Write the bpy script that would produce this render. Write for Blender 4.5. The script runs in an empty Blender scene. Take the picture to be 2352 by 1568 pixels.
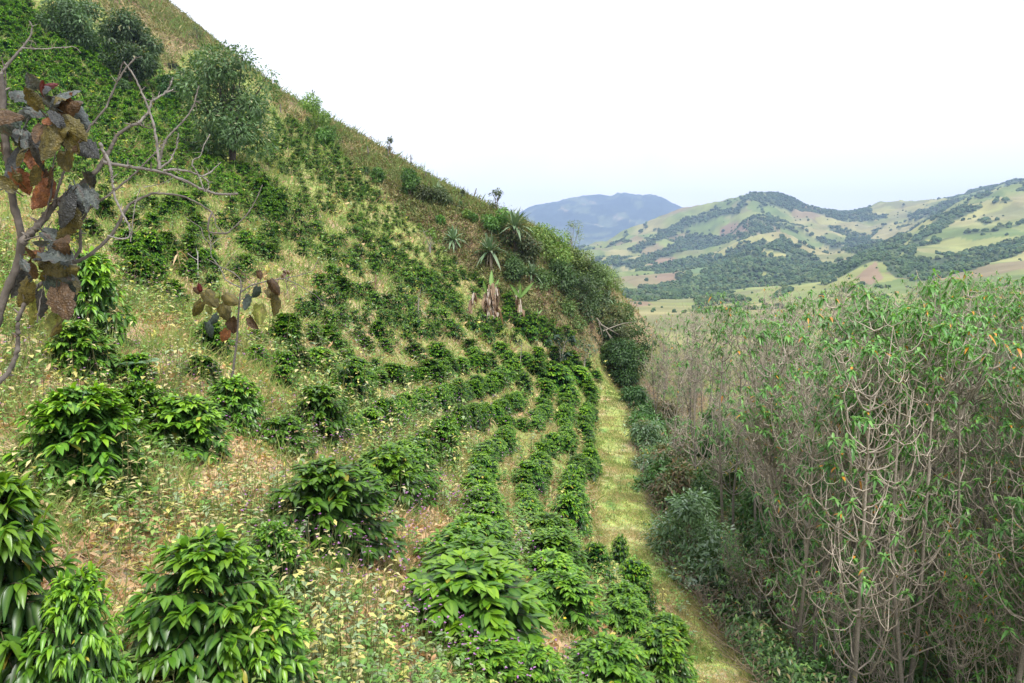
import bpy, math, numpy as np
from mathutils import Vector
R = math.radians
rng = np.random.default_rng(7)
C = bpy.context.scene.collection

# ------------------------------------------------------------------ camera geometry
FPX, CX, CY, PITCH = 1589.0, 1176.0, 784.0, R(4.47)
cp, sp = math.cos(PITCH), math.sin(PITCH)
def ray(u, v):
    xr = (np.asarray(u, float) - CX) / FPX; yr = (CY - np.asarray(v, float)) / FPX
    return np.stack([xr + 0 * yr, cp + yr * sp, -sp + yr * cp], -1)
def at(u, v, Y):
    d = ray(u, v)
    return d * (np.asarray(Y, float) / d[..., 1])[..., None]
def proj(P):
    P = np.asarray(P, float)
    f = P[..., 1] * cp - P[..., 2] * sp; up = P[..., 1] * sp + P[..., 2] * cp
    return CX + FPX * P[..., 0] / f, CY - FPX * up / f

# ------------------------------------------------------------------ noise
def _hash(ix, iy, s):
    h = (ix.astype(np.int64) * 374761393 + iy.astype(np.int64) * 668265263 + s * 1442695041) & 0xFFFFFFFF
    h = ((h ^ (h >> 13)) * 1274126177) & 0xFFFFFFFF
    return ((h ^ (h >> 16)) & 0xFFFF) / 65535.0
def vnoise(x, y, s=0):
    x = np.asarray(x, float); y = np.asarray(y, float)
    ix, iy = np.floor(x), np.floor(y); fx, fy = x - ix, y - iy
    fx = fx * fx * (3 - 2 * fx); fy = fy * fy * (3 - 2 * fy)
    a = _hash(ix, iy, s); b = _hash(ix + 1, iy, s); c = _hash(ix, iy + 1, s); d = _hash(ix + 1, iy + 1, s)
    return (a * (1 - fx) + b * fx) * (1 - fy) + (c * (1 - fx) + d * fx) * fy
def fbm(x, y, s=0, o=4):
    t = 0; a = .5; n = 0
    for i in range(o):
        t = t + a * vnoise(np.asarray(x) * 2 ** i, np.asarray(y) * 2 ** i, s + i * 17); n += a; a *= .5
    return t / n
def sstep(a, b, x):
    t = np.clip((np.asarray(x, float) - a) / (b - a), 0, 1); return t * t * (3 - 2 * t)
def tps(ctrl, val, lam):
    n = len(ctrl)
    def U(d2): return np.where(d2 > 1e-12, .5 * d2 * np.log(d2 + 1e-12), 0)
    d2 = ((ctrl[:, None] - ctrl[None]) ** 2).sum(-1)
    A = np.zeros((n + 3, n + 3)); A[:n, :n] = U(d2) + lam * np.eye(n)
    Pm = np.c_[np.ones(n), ctrl]; A[:n, n:] = Pm; A[n:, :n] = Pm.T
    w = np.linalg.solve(A, np.r_[val, 0, 0, 0])
    def ev(q):
        out = np.empty(len(q))
        for i in range(0, len(q), 20000):
            b = q[i:i + 20000]
            out[i:i + 20000] = U(((b[:, None] - ctrl[None]) ** 2).sum(-1)) @ w[:n] + w[n] + b @ w[n + 1:]
        return out
    return ev
def inpoly(u, v, poly):
    u = np.asarray(u, float); v = np.asarray(v, float); ins = np.zeros(u.shape, bool); j = len(poly) - 1
    for i in range(len(poly)):
        xi, yi = poly[i]; xj, yj = poly[j]
        ins ^= ((yi > v) != (yj > v)) & (u < (xj - xi) * (v - yi) / (yj - yi + 1e-9) + xi); j = i
    return ins

# ------------------------------------------------------------------ mesh building
class MB:
    def __init__(s): s.v = []; s.q = []; s.t = []; s.c = []; s.n = 0
    def add(s, v, q=None, t=None, c=None):
        v = np.asarray(v, float).reshape(-1, 3)
        if q is not None and len(q): s.q.append(np.asarray(q) + s.n)
        if t is not None and len(t): s.t.append(np.asarray(t) + s.n)
        c = np.asarray(c, float)
        if c.ndim == 1: c = np.tile(c, (len(v), 1))
        s.v.append(v); s.c.append(c); s.n += len(v); return s
    def mesh(s, name, mat, smooth=True):
        v = np.concatenate(s.v); c = np.concatenate(s.c)
        q = np.concatenate(s.q) if s.q else np.zeros((0, 4), int)
        t = np.concatenate(s.t) if s.t else np.zeros((0, 3), int)
        me = bpy.data.meshes.new(name)
        me.vertices.add(len(v)); me.vertices.foreach_set('co', v.astype(np.float32).ravel())
        nl = len(q) * 4 + len(t) * 3
        me.loops.add(nl); me.polygons.add(len(q) + len(t))
        me.loops.foreach_set('vertex_index', np.r_[q.ravel(), t.ravel()].astype(np.int32))
        st = np.r_[np.arange(len(q)) * 4, len(q) * 4 + np.arange(len(t)) * 3].astype(np.int32)
        me.polygons.foreach_set('loop_start', st)
        me.update(calc_edges=True)
        me.polygons.foreach_set('use_smooth', np.full(len(q) + len(t), smooth))
        a = me.attributes.new('Col', 'FLOAT_COLOR', 'POINT')
        a.data.foreach_set('color', np.c_[c[:, :3], np.ones(len(c))].astype(np.float32).ravel())
        me.materials.append(mat); me.update(); return me
    def obj(s, name, mat, parent=None, smooth=True):
        o = bpy.data.objects.new(name, s.mesh(name, mat, smooth)); C.objects.link(o)
        if parent: o.parent = parent
        return o
def nrm(a): return a / (np.linalg.norm(a, axis=-1, keepdims=True) + 1e-9)
UP = np.array([0, 0, 1.])
TPL = {  # leaf templates: t along, s across, quads, tris
    'diamond': (np.array([0, .45, .45, 1]), np.array([0, -.5, .5, 0]), [], [(0, 1, 2), (1, 3, 2)]),
    'leaf': (np.array([0, .3, .3, .3, .7, .7, .7, 1]), np.array([0, -.5, 0, .5, -.38, 0, .38, 0]),
             [(1, 4, 5, 2), (2, 5, 6, 3)], [(0, 1, 2), (0, 2, 3), (4, 7, 5), (5, 7, 6)]),
    'big': (np.array([0, .12, .12, .12, .35, .35, .35, .6, .6, .6, .82, .82, .82, 1]),
            np.array([0, -.3, 0, .3, -.5, 0, .5, -.46, 0, .46, -.26, 0, .26, 0]),
            [(1, 4, 5, 2), (2, 5, 6, 3), (4, 7, 8, 5), (5, 8, 9, 6), (7, 10, 11, 8), (8, 11, 12, 9)],
            [(0, 1, 2), (0, 2, 3), (10, 13, 11), (11, 13, 12)]),
    'blade': (np.array([0, 0, .5, .5, 1]), np.array([-.5, .5, -.4, .4, 0]), [(0, 1, 3, 2)], [(2, 3, 4)]),
}
def leaves(mb, P, D, N, L, W, col, tpl='leaf', droop=.3, fold=.25, tip=None, wave=0, rib=None):
    P = np.asarray(P, float); n = len(P)
    if n == 0: return
    t, s, q, tr = TPL[tpl]; k = len(t)
    D = nrm(np.asarray(D, float)); S = nrm(np.cross(D, np.broadcast_to(N, P.shape))); Nn = np.cross(S, D)
    L = np.broadcast_to(np.asarray(L, float), (n,)); W = np.broadcast_to(np.asarray(W, float), (n,)); droop = np.broadcast_to(np.asarray(droop, float), (n,))
    v = P[:, None] + D[:, None] * (L[:, None] * t)[..., None] + S[:, None] * (W[:, None] * s)[..., None] \
        + Nn[:, None] * (fold * W[:, None] * np.abs(s))[..., None]
    v[..., 2] -= droop[:, None] * L[:, None] * t ** 2
    if wave: v += Nn[:, None] * (rng.normal(0, wave, (n, k)) * W[:, None] * (np.abs(s) > 0))[..., None]
    col = np.broadcast_to(np.asarray(col, float)[..., :3], (n, 3))
    c = np.repeat(col[:, None], k, 1).copy()
    if tip is not None: c = c * (1 - t[None, :, None] ** 2) + np.asarray(tip) * t[None, :, None] ** 2
    if rib is not None:
        m = (s == 0) & (t > 0) & (t < 1); c[:, m] = c[:, m] * (1 - rib[1]) + np.asarray(rib[0]) * rib[1]
    off = (np.arange(n) * k)[:, None, None]
    mb.add(v, (np.asarray(q)[None] + off).reshape(-1, 4) if len(q) else None, (np.asarray(tr)[None] + off).reshape(-1, 3) if len(tr) else None, c.reshape(-1, 3))
def tubes(mb, P, rad, col, sides=5, cap=True):
    """P (n,k,3) centre lines, rad (n,k), col (3,) or (n,k,3)"""
    P = np.asarray(P, float)
    if P.ndim == 2: P = P[None]
    n, k, _ = P.shape; rad = np.broadcast_to(np.asarray(rad, float), (n, k))
    T = nrm(np.gradient(P, axis=1)); ref = np.where(np.abs(T[:, :1, 2:3]) > .9, np.array([1., 0, 0]), UP)
    A = nrm(np.cross(T, np.broadcast_to(ref, T.shape))); B = np.cross(T, A)
    th = np.arange(sides) / sides * 2 * math.pi
    v = P[:, :, None] + rad[:, :, None, None] * (np.cos(th)[:, None] * A[:, :, None] + np.sin(th)[:, None] * B[:, :, None])
    i = np.arange(k - 1)[:, None] * sides; j = np.arange(sides)[None]; j2 = (j + 1) % sides
    q = np.stack([i + j, i + j2, i + sides + j2, i + sides + j], -1).reshape(-1, 4)
    q = (q[None] + (np.arange(n) * k * sides)[:, None, None]).reshape(-1, 4)
    c = np.broadcast_to(np.asarray(col, float), (n, k, 3)) if np.asarray(col).ndim != 1 else np.broadcast_to(col, (n, k, 3))
    mb.add(v, q, None, np.repeat(c[:, :, None], sides, 2).reshape(-1, 3))
def smoothline(pts, n):
    pts = np.asarray(pts, float); d = np.r_[0, np.cumsum(np.linalg.norm(np.diff(pts, axis=0), axis=1))]
    s = np.linspace(0, d[-1], n); out = np.stack([np.interp(s, d, pts[:, i]) for i in range(3)], 1)
    for _ in range(2): out[1:-1] = (out[:-2] + 2 * out[1:-1] + out[2:]) / 4
    return out

# ------------------------------------------------------------------ materials
def newmat(name):
    m = bpy.data.materials.new(name); m.use_nodes = True; nt = m.node_tree; nt.nodes.clear()
    return m, nt, lambda t, **k: mk(nt, t, **k)
def mk(nt, t, **k):
    n = nt.nodes.new(t)
    for a, b in k.items(): setattr(n, a, b)
    return n
def leaf_mat(name, rough=.45, spec=.4, trans=.25, var=.25, transcol=(1.0, 1.1, .35), mottle=0):
    m, nt, N = newmat(name); L = nt.links.new
    at_ = N('ShaderNodeAttribute', attribute_name='Col'); oi = N('ShaderNodeObjectInfo')
    mr = N('ShaderNodeMapRange'); mr.inputs[3].default_value = 1 - var; mr.inputs[4].default_value = 1 + var
    L(oi.outputs['Random'], mr.inputs[0])
    hs = N('ShaderNodeHueSaturation'); L(at_.outputs['Color'], hs.inputs['Color']); L(mr.outputs[0], hs.inputs['Value'])
    b = N('ShaderNodeBsdfPrincipled'); b.inputs['Roughness'].default_value = rough; b.inputs['Specular IOR Level'].default_value = spec
    if mottle:
        tc = N('ShaderNodeTexCoord'); no = N('ShaderNodeTexNoise'); no.inputs['Scale'].default_value = mottle; no.inputs['Detail'].default_value = 8; no.inputs['Roughness'].default_value = .7; L(tc.outputs['Object'], no.inputs[0])
        vo = N('ShaderNodeTexVoronoi', feature='DISTANCE_TO_EDGE'); vo.inputs['Scale'].default_value = mottle * 1.6; L(tc.outputs['Object'], vo.inputs['Vector'])
        m1 = N('ShaderNodeMapRange'); m1.inputs[1].default_value = .3; m1.inputs[2].default_value = .7; m1.inputs[3].default_value = .5; m1.inputs[4].default_value = 1.6; L(no.outputs[0], m1.inputs[0])
        mu = N('ShaderNodeMath', operation='MULTIPLY'); L(m1.outputs[0], mu.inputs[0]); L(mr.outputs[0], mu.inputs[1]); L(mu.outputs[0], hs.inputs['Value'])
        bp = N('ShaderNodeBump'); bp.inputs['Strength'].default_value = .8; bp.inputs['Distance'].default_value = .012; L(vo.outputs['Distance'], bp.inputs['Height']); L(bp.outputs[0], b.inputs['Normal'])
    L(hs.outputs[0], b.inputs['Base Color']); out = N('ShaderNodeOutputMaterial')
    if trans > 0:
        tr = N('ShaderNodeBsdfTranslucent'); mx = N('ShaderNodeMix', data_type='RGBA', blend_type='MULTIPLY'); mx.inputs[0].default_value = 1
        L(hs.outputs[0], mx.inputs[6]); mx.inputs[7].default_value = (*[c * 1.5 for c in transcol], 1); L(mx.outputs[2], tr.inputs[0])
        ms = N('ShaderNodeMixShader'); ms.inputs[0].default_value = trans; L(b.outputs[0], ms.inputs[1]); L(tr.outputs[0], ms.inputs[2]); L(ms.outputs[0], out.inputs[0])
    else: L(b.outputs[0], out.inputs[0])
    return m
def noise_mat(name, scale=8., lo=.6, hi=1.35, rough=.85, bump=.3, detail=6, scale2=None):
    m, nt, N = newmat(name); L = nt.links.new
    at_ = N('ShaderNodeAttribute', attribute_name='Col'); tc = N('ShaderNodeTexCoord')
    no = N('ShaderNodeTexNoise'); no.inputs['Scale'].default_value = scale; no.inputs['Detail'].default_value = detail; L(tc.outputs['Object'], no.inputs[0])
    mr = N('ShaderNodeMapRange'); mr.inputs[1].default_value = .3; mr.inputs[2].default_value = .7; mr.inputs[3].default_value = lo; mr.inputs[4].default_value = hi
    L(no.outputs[0], mr.inputs[0]); hs = N('ShaderNodeHueSaturation'); L(at_.outputs['Color'], hs.inputs['Color']); L(mr.outputs[0], hs.inputs['Value'])
    last = hs
    if scale2:
        n2_ = N('ShaderNodeTexNoise'); n2_.inputs['Scale'].default_value = scale2; n2_.inputs['Detail'].default_value = 5; n2_.inputs['Roughness'].default_value = .75; L(tc.outputs['Object'], n2_.inputs[0])
        vo = N('ShaderNodeTexVoronoi'); vo.inputs['Scale'].default_value = scale2 * .55; L(tc.outputs['Object'], vo.inputs['Vector'])
        m2 = N('ShaderNodeMapRange'); m2.inputs[1].default_value = .35; m2.inputs[2].default_value = .68; m2.inputs[3].default_value = .45; m2.inputs[4].default_value = 1.5; L(n2_.outputs[0], m2.inputs[0])
        h2 = N('ShaderNodeHueSaturation'); L(hs.outputs[0], h2.inputs['Color']); L(m2.outputs[0], h2.inputs['Value'])
        mm = N('ShaderNodeMix', data_type='RGBA', blend_type='SOFT_LIGHT'); mm.inputs[0].default_value = .35; L(h2.outputs[0], mm.inputs[6]); L(vo.outputs['Color'], mm.inputs[7])
        last = mm
    b = N('ShaderNodeBsdfPrincipled'); b.inputs['Roughness'].default_value = rough; b.inputs['Specular IOR Level'].default_value = .15
    bp = N('ShaderNodeBump'); bp.inputs['Strength'].default_value = bump; bp.inputs['Distance'].default_value = .5 / scale
    L(no.outputs[0], bp.inputs['Height']); L(bp.outputs[0], b.inputs['Normal'])
    L(last.outputs[2] if scale2 else hs.outputs[0], b.inputs['Base Color']); out = N('ShaderNodeOutputMaterial'); L(b.outputs[0], out.inputs[0]); return m
M_coffee = leaf_mat('coffee_leaf', .36, .38, .18, .3)
M_leaf = leaf_mat('green_leaf', .5, .35, .25, .2)
M_grove = leaf_mat('grove_leaf', .42, .45, .25, .18)
M_grass = leaf_mat('grass_blade', .7, .15, .3, 0, (1, 1, .7))
M_dryleaf = leaf_mat('dry_leaf', .75, .15, .2, .1, (1, .8, .5))
M_sap = leaf_mat('sapling_leaf', .5, .35, .16, .05, (1, .8, .4), 34)
M_agave = leaf_mat('agave_leaf', .5, .35, .08, .12)
M_scrub = leaf_mat('scrub_leaf', .65, .2, .2, .1)
M_bark = noise_mat('bark', 18, .65, 1.3, .85, .35)
M_twig = noise_mat('twig_bark', 30, .7, 1.25, .75, .2)
M_ground = noise_mat('slope_soil', 2.2, .7, 1.3, .95, .5, 10, 38)
M_far = noise_mat('far_pasture', .012, .82, 1.18, .95, .0, 8)
M_farleaf = leaf_mat('far_foliage', .9, .05, 0, .0)

# ------------------------------------------------------------------ near terrain: one hillside from surveyed points
PATH = [(1398, 880, 66), (1402, 930, 57), (1408, 980, 49), (1420, 1100, 36), (1438, 1200, 29), (1468, 1300, 24.3), (1548, 1400, 20.8), (1612, 1500, 18.3)]
GP = PATH + [(1310, 1225, 23.3), (1210, 1120, 24.5), (1110, 1110, 20), (1000, 1050, 18), (900, 1160, 12.5), (770, 1285, 8.8), (620, 1385, 7.3),
  (520, 1568, 5.6), (1070, 1600, 6.7), (1100, 1300, 13), (1250, 1400, 12.6), (1290, 1568, 9.3), (1500, 1568, 12), (1100, 850, 39), (1290, 950, 46), (1350, 1070, 32),
  (1200, 900, 42), (1000, 920, 30), (940, 830, 36), (1070, 770, 46), (1290, 800, 60), (1350, 780, 66), (1200, 730, 60), (1120, 650, 62), (1040, 560, 65), (960, 450, 71),
  (720, 1000, 16), (480, 800, 19), (560, 980, 14), (430, 1050, 11.5), (230, 800, 13.5), (185, 1130, 8.3), (700, 715, 32), (850, 720, 36), (330, 645, 25), (600, 600, 38), (350, 520, 34), (150, 480, 31),
  (640, 470, 53), (900, 590, 56), (850, 460, 67), (500, 370, 63), (720, 335, 80), (250, 400, 47), (0, 400, 36), (0, 200, 57), (250, 230, 69), (120, 60, 83), (0, 0, 78), (640, 262, 95),
  (350, 0, 116), (450, 82, 112), (560, 165, 108), (650, 217, 104), (780, 288, 97), (900, 360, 88), (1000, 425, 80), (1090, 472, 74), (1150, 500, 70), (1210, 540, 68),
  (1280, 610, 70), (1350, 670, 72), (1430, 715, 75), (1490, 745, 79), (200, 0, 100)]
GX = [(0, 0, -2.4), (-3, 1, -2.2), (3, 0, -4.2), (6, 6, -8), (-5, -12, -.8), (5, -12, -5), (-15, 0, .6), (-15, 6, .5), (-30, 0, 7), (-30, 14, 6.0), (-60, 0, 22), (-60, 40, 25), (-100, 0, 45), (-100, 60, 52),
  (-40, 132, 32), (-15, 118, 12), (8, 98, -4), (26, 98, -11), (-62, 180, 42), (-100, 210, 68), (-90, 115, 70), (-130, 120, 85), (0, 150, -5), (30, 160, -16), (-30, 200, 5),
  (9.5, 10, -10.6), (9, 20, -11.2), (9, 30, -11.4), (9.6, 45, -11.6), (12, 60, -11.8), (18, 75, -12), (16, 12, -10.8), (22, 22, -10.2), (40, 20, -9.5), (25, 60, -10.5), (40, 60, -10), (60, 40, -9.5), (60, 90, -11), (32, 100, -13),
  (80, 120, -14), (100, 30, -10), (20, -12, -11), (60, -12, -10), (8, 16, -10.6), (30, 40, -10)]
cp3 = np.array([at(*g) for g in GP]); cp3 = np.vstack([cp3, np.array(GX, float)])
ter = tps(cp3[:, :2] / 50, cp3[:, 2], 1.5e-4 * 20)
X0, X1, Y0, Y1, RES = -150., 116., -26., 236., .5
gx = np.arange(X0, X1 + .01, RES); gy = np.arange(Y0, Y1 + .01, RES)
XX, YY = np.meshgrid(gx, gy)
ctrl_lo = ter(np.stack(np.meshgrid(gx[::4], gy[::4]), -1).reshape(-1, 2) / 50).reshape(len(gy[::4]), len(gx[::4]))
def bil(Z, x, y, x0, y0, r):
    fx = np.clip((np.asarray(x, float) - x0) / r, 0, Z.shape[1] - 1.001); fy = np.clip((np.asarray(y, float) - y0) / r, 0, Z.shape[0] - 1.001)
    ix = fx.astype(int); iy = fy.astype(int); fx = fx - ix; fy = fy - iy
    return (Z[iy, ix] * (1 - fx) + Z[iy, ix + 1] * fx) * (1 - fy) + (Z[iy + 1, ix] * (1 - fx) + Z[iy + 1, ix + 1] * fx) * fy
ZZ = bil(ctrl_lo, XX, YY, X0, Y0, RES * 4)
pth = np.array([at(*g) for g in PATH])[::-1]
def path_x(y): return np.interp(y, np.r_[0, pth[:, 1], 90], np.r_[pth[0, 0] + 1.2, pth[:, 0], 13.5])
def path_hw(y): return np.interp(y, [15, 19, 24, 29], [.35, .6, .9, 1.2])
def path_r(y): return path_x(y) + path_hw(y)
dist = np.hypot(XX, YY)
ZZ = ZZ + (fbm(XX / 3, YY / 3, 3) - .5) * .35 * sstep(4, 15, dist) + (fbm(XX / 11, YY / 11, 5) - .5) * 1.6 * sstep(60, 100, YY)
# the ravine bank dropping away just right of the path
rav = np.exp(-((XX - path_r(YY) - 2.6) / 1.6) ** 2) * (1 - sstep(60, 75, YY))
ZZ = ZZ - rav * 1.5
pcx = path_x(gy); zc = np.array([np.interp(c, gx, ZZ[i]) for i, c in enumerate(pcx)]); zc = np.convolve(np.pad(zc, 6, 'edge'), np.ones(13) / 13, 'valid')
pxx = XX - path_x(YY); wf = sstep(-2.2, -1.2, pxx) * (1 - sstep(.1, 1.1, pxx - path_hw(YY))) * sstep(13, 17, YY) * (1 - sstep(58, 66, YY))
ZZ = ZZ * (1 - wf) + (zc[:, None] - .06 * pxx + (fbm(XX / 1.7, YY / 1.7, 9) - .5) * .16) * wf
edge = np.minimum(np.minimum(XX - X0, X1 - XX), np.minimum(YY - Y0 + 8, Y1 - YY))
ZZ = ZZ - (1 - sstep(0, 22, edge)) * 40
def H(x, y): return bil(ZZ, x, y, X0, Y0, RES)
YS = np.geomspace(2.5, 225, 2600)
def hit(u, v):
    """first point of the hillside seen along a sight line, or None"""
    d = ray(u, v); P = d[None] * (YS / d[1])[:, None]
    ok = (P[:, 0] > X0) & (P[:, 0] < X1)
    b = np.nonzero(ok & (P[:, 2] < H(P[:, 0], P[:, 1])))[0]
    if len(b) == 0: return None
    return P[b[0]]

def mix(a, b, t): return np.asarray(a) * (1 - t[..., None]) + np.asarray(b) * t[..., None]
STRAW = np.array([.50, .40, .23]); YGREEN = np.array([.31, .36, .11]); GREEN = np.array([.14, .25, .065]); SOIL = np.array([.22, .15, .095]); OLIVE = np.array([.19, .19, .075]); PALE = np.array([.46, .42, .2])
RIDGE = [(200, -400), (200, 0), (300, 70), (380, 160), (440, 110), (600, 180), (640, 262), (700, 285), (770, 350), (830, 400), (880, 440), (930, 500), (1000, 560), (1090, 640), (1180, 740), (1300, 830), (1500, 800), (1500, -400)]
def zone_weights(x, y, z):
    """ridge scrub, path, ravine weights of a piece of ground"""
    u, v = proj(np.stack([x, y, z], -1))
    px = x - path_x(y) + (fbm(x / 1.4, y / 1.4, 83) - .5) * 1.1
    hw = path_hw(y); pth_w = sstep(-1.5, -.9, px) * (1 - sstep(-.25, .35, px - hw)) * (y > 12) * (1 - sstep(62, 66, y))
    rav_w = sstep(0, .9, px - hw)
    rid_w = inpoly(u, v, RIDGE) & (y > 55)
    return rid_w.astype(float), pth_w, rav_w
rw, pw, vw = zone_weights(XX, YY, ZZ)
n1 = fbm(XX / 4, YY / 4, 21); n2 = fbm(XX / 1.3, YY / 1.3, 31)
col = mix(STRAW * .8, YGREEN * .78, sstep(.42, .6, n1 + .006 * (YY - 30)))
col = mix(col, SOIL, sstep(.56, .72, n2) * .8)
pn = fbm(XX / .9, YY / 1.6, 61); col = mix(col, mix(mix(YGREEN, GREEN, sstep(.5, .7, pn)), STRAW, sstep(.5, .66, n1 * .6 + pn * .4)), pw)
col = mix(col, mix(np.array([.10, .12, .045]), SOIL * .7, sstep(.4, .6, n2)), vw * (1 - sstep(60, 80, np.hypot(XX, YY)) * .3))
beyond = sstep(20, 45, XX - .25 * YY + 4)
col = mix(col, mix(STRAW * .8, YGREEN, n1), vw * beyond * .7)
col = mix(col, mix(mix(OLIVE * .8, STRAW * .55, sstep(.45, .7, n1)), SOIL * .75, sstep(.48, .68, n2)), rw)
mb = MB(); ny, nx = ZZ.shape
idx = np.arange(ny * nx).reshape(ny, nx)
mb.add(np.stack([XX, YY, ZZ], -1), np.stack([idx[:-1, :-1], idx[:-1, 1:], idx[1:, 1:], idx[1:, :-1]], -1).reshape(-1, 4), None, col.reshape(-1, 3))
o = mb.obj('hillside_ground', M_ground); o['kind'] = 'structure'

# ------------------------------------------------------------------ tagging / copying
def tag(o, label=None, cat=None, group=None, kind=None):
    if label: o['label'] = label
    if cat: o['category'] = cat
    if group: o['group'] = group
    if kind: o['kind'] = kind
    return o
def empty(name, loc=(0, 0, 0)):
    o = bpy.data.objects.new(name, None); C.objects.link(o); o.location = loc; o.empty_display_size = .2; return o
def place(name, parts, loc, sc=1, rz=0, label=None, cat=None, group=None, tilt=(0, 0)):
    """a thing: an Empty with one child per part (part name, mesh)"""
    r = empty(name, loc); r.rotation_euler = (tilt[0], tilt[1], rz); r.scale = (sc, sc, sc) if np.isscalar(sc) else sc
    for pn, me in parts:
        c = bpy.data.objects.new(pn, me); C.objects.link(c); c.parent = r
    return tag(r, label, cat, group)
ONES = 'zeroth first second third fourth fifth sixth seventh eighth ninth tenth eleventh twelfth thirteenth fourteenth fifteenth sixteenth seventeenth eighteenth nineteenth'.split()
def ordw(n):
    if n < 20: return ONES[n]
    t = 'twent thirt fort fift sixt sevent eight ninet'.split()[n // 10 - 2]
    return t + 'ieth' if n % 10 == 0 else t + 'y-' + ONES[n % 10]
ORD = [ordw(i) for i in range(99)]

# ------------------------------------------------------------------ coffee bushes
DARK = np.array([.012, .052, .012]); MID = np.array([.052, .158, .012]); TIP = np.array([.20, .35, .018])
def coffee_meshes(seed, nb, nl, tpl, lf, young=.25, bare=.0):
    """unit bush: 1 m across, 1 m tall; lf = leaf length. Returns (stem mesh, foliage mesh)"""
    r = np.random.default_rng(seed)
    f = MB(); w = MB()
    hts = np.sort(r.uniform(.06, .97, nb)); az = np.arange(nb) * 2.399 + r.normal(0, .3, nb)
    prof = np.sqrt(np.clip(1 - np.abs((hts - .30) / .72) ** 2.6, .03, 1)); ln = .45 * prof * r.uniform(.84, 1.08, nb)
    el = np.clip((hts - .25) * 1.45, -.2, 1.05) + r.normal(0, .1, nb)
    d = np.stack([np.cos(az) * np.cos(el), np.sin(az) * np.cos(el), np.sin(el)], -1)
    st = np.stack([0 * hts, 0 * hts, hts * .86], -1); lean = r.normal(0, .03, 2); st[:, :2] += hts[:, None] * lean
    ss = np.linspace(0, 1, 5)
    cur = st[:, None] + d[:, None] * (ln[:, None] * ss)[..., None]; cur[..., 2] -= (.22 * ln[:, None] * ss ** 2)
    tubes(w, cur, np.linspace(.006, .0025, 5)[None], np.array([.10, .085, .05]), 3)
    sp_ = np.array([[0, 0, -.15], [.01, 0, .15], [lean[0] * .5, lean[1] * .5, .45], [lean[0], lean[1], .86]]); tubes(w, smoothline(sp_, 6), np.linspace(.022, .008, 6), np.array([.16, .13, .09]), 5)
    s = np.tile(np.r_[np.linspace(.2, 1, nl // 2), np.linspace(.2, 1, nl // 2)], nb) + r.normal(0, .03, nb * (nl // 2) * 2)
    bi = np.repeat(np.arange(nb), (nl // 2) * 2); side = np.tile(np.r_[np.ones(nl // 2), -np.ones(nl // 2)], nb)
    P = st[bi] + d[bi] * (ln[bi] * s)[:, None]; P[:, 2] -= .22 * ln[bi] * s ** 2
    T = d[bi].copy(); T[:, 2] -= .44 * s; T = nrm(T); S = nrm(np.cross(T, UP)) * side[:, None]
    fwd = .35 + .75 * np.clip(s, 0, 1.1) ** 3
    D = nrm(T * fwd[:, None] + S * .8 + np.stack([0 * s, 0 * s, r.uniform(-.65, .05, len(s))], -1) + r.normal(0, .16, (len(s), 3)))
    P += r.normal(0, .008, P.shape)
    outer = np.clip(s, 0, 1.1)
    age_shade = np.clip(outer ** 4 * .9 + r.normal(0, .14, len(s)), 0, 1) * np.clip(.12 + hts[bi] * 1.15, 0, 1)  # leaf age, with shade low and inside the bush painted into the colour
    c = mix(mix(DARK, MID, np.clip(age_shade * 2, 0, 1) * .9 + 0 * s), TIP, np.clip((age_shade - .35) * 1.6, 0, 1) * young * 4 * .8)
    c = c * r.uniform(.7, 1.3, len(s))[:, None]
    yl = r.random(len(s)) < .012; c[yl] = np.array([.34, .28, .04])
    L = lf * r.uniform(.72, 1.15, len(s)) * (1 - .25 * outer ** 6)
    leaves(f, P, D, UP, L, L * .40, c, tpl, droop=r.uniform(.12, .6, len(s)), fold=.34, wave=.04 if tpl in ('big',) else 0, rib=((.2, .34, .06), .35) if tpl == 'big' else None)
    # bright rosettes at the branch ends and at the top
    nt_ = 4; ti = np.repeat(np.arange(nb), nt_); ta = r.uniform(0, 6.28, nb * nt_)
    P = st[ti] + d[ti] * ln[ti][:, None]; P[:, 2] -= .22 * ln[ti]
    T = d[ti].copy(); T[:, 2] -= .3; T = nrm(T)
    A = nrm(np.cross(T, UP)); B = np.cross(A, T)
    D = nrm(T * .8 + (A * np.cos(ta)[:, None] + B * np.sin(ta)[:, None]) * .6)
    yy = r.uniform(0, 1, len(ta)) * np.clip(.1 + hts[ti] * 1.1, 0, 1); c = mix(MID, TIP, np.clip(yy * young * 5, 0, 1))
    L = lf * r.uniform(.55, .95, len(ta)); leaves(f, P, D, UP, L, L * .38, c, tpl, droop=.35, fold=.35)
    return w.mesh('stem', M_bark), f.mesh('foliage', M_coffee)
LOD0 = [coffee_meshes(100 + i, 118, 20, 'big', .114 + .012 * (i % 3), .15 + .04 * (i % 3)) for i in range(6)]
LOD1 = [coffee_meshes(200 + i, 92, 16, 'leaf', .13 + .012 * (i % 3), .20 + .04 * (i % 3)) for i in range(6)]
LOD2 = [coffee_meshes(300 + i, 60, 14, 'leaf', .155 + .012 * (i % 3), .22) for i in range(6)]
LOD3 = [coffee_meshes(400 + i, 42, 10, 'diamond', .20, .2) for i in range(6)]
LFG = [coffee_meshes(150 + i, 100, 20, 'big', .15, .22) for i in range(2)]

bushes = []   # (u centre, v base, V-px width, V-px height, label, row group)
def zr(L_, ou, ov, k, lab=None, grp=None):
    n = len(L_)
    for i, e in enumerate(L_):
        u, top, base, w = e[:4]
        bushes.append([ou + u * k, ov + base * k, w * k, (base - top) * k, (e[4] if len(e) > 4 else None), grp, lab if len(e) <= 4 else None])
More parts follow.
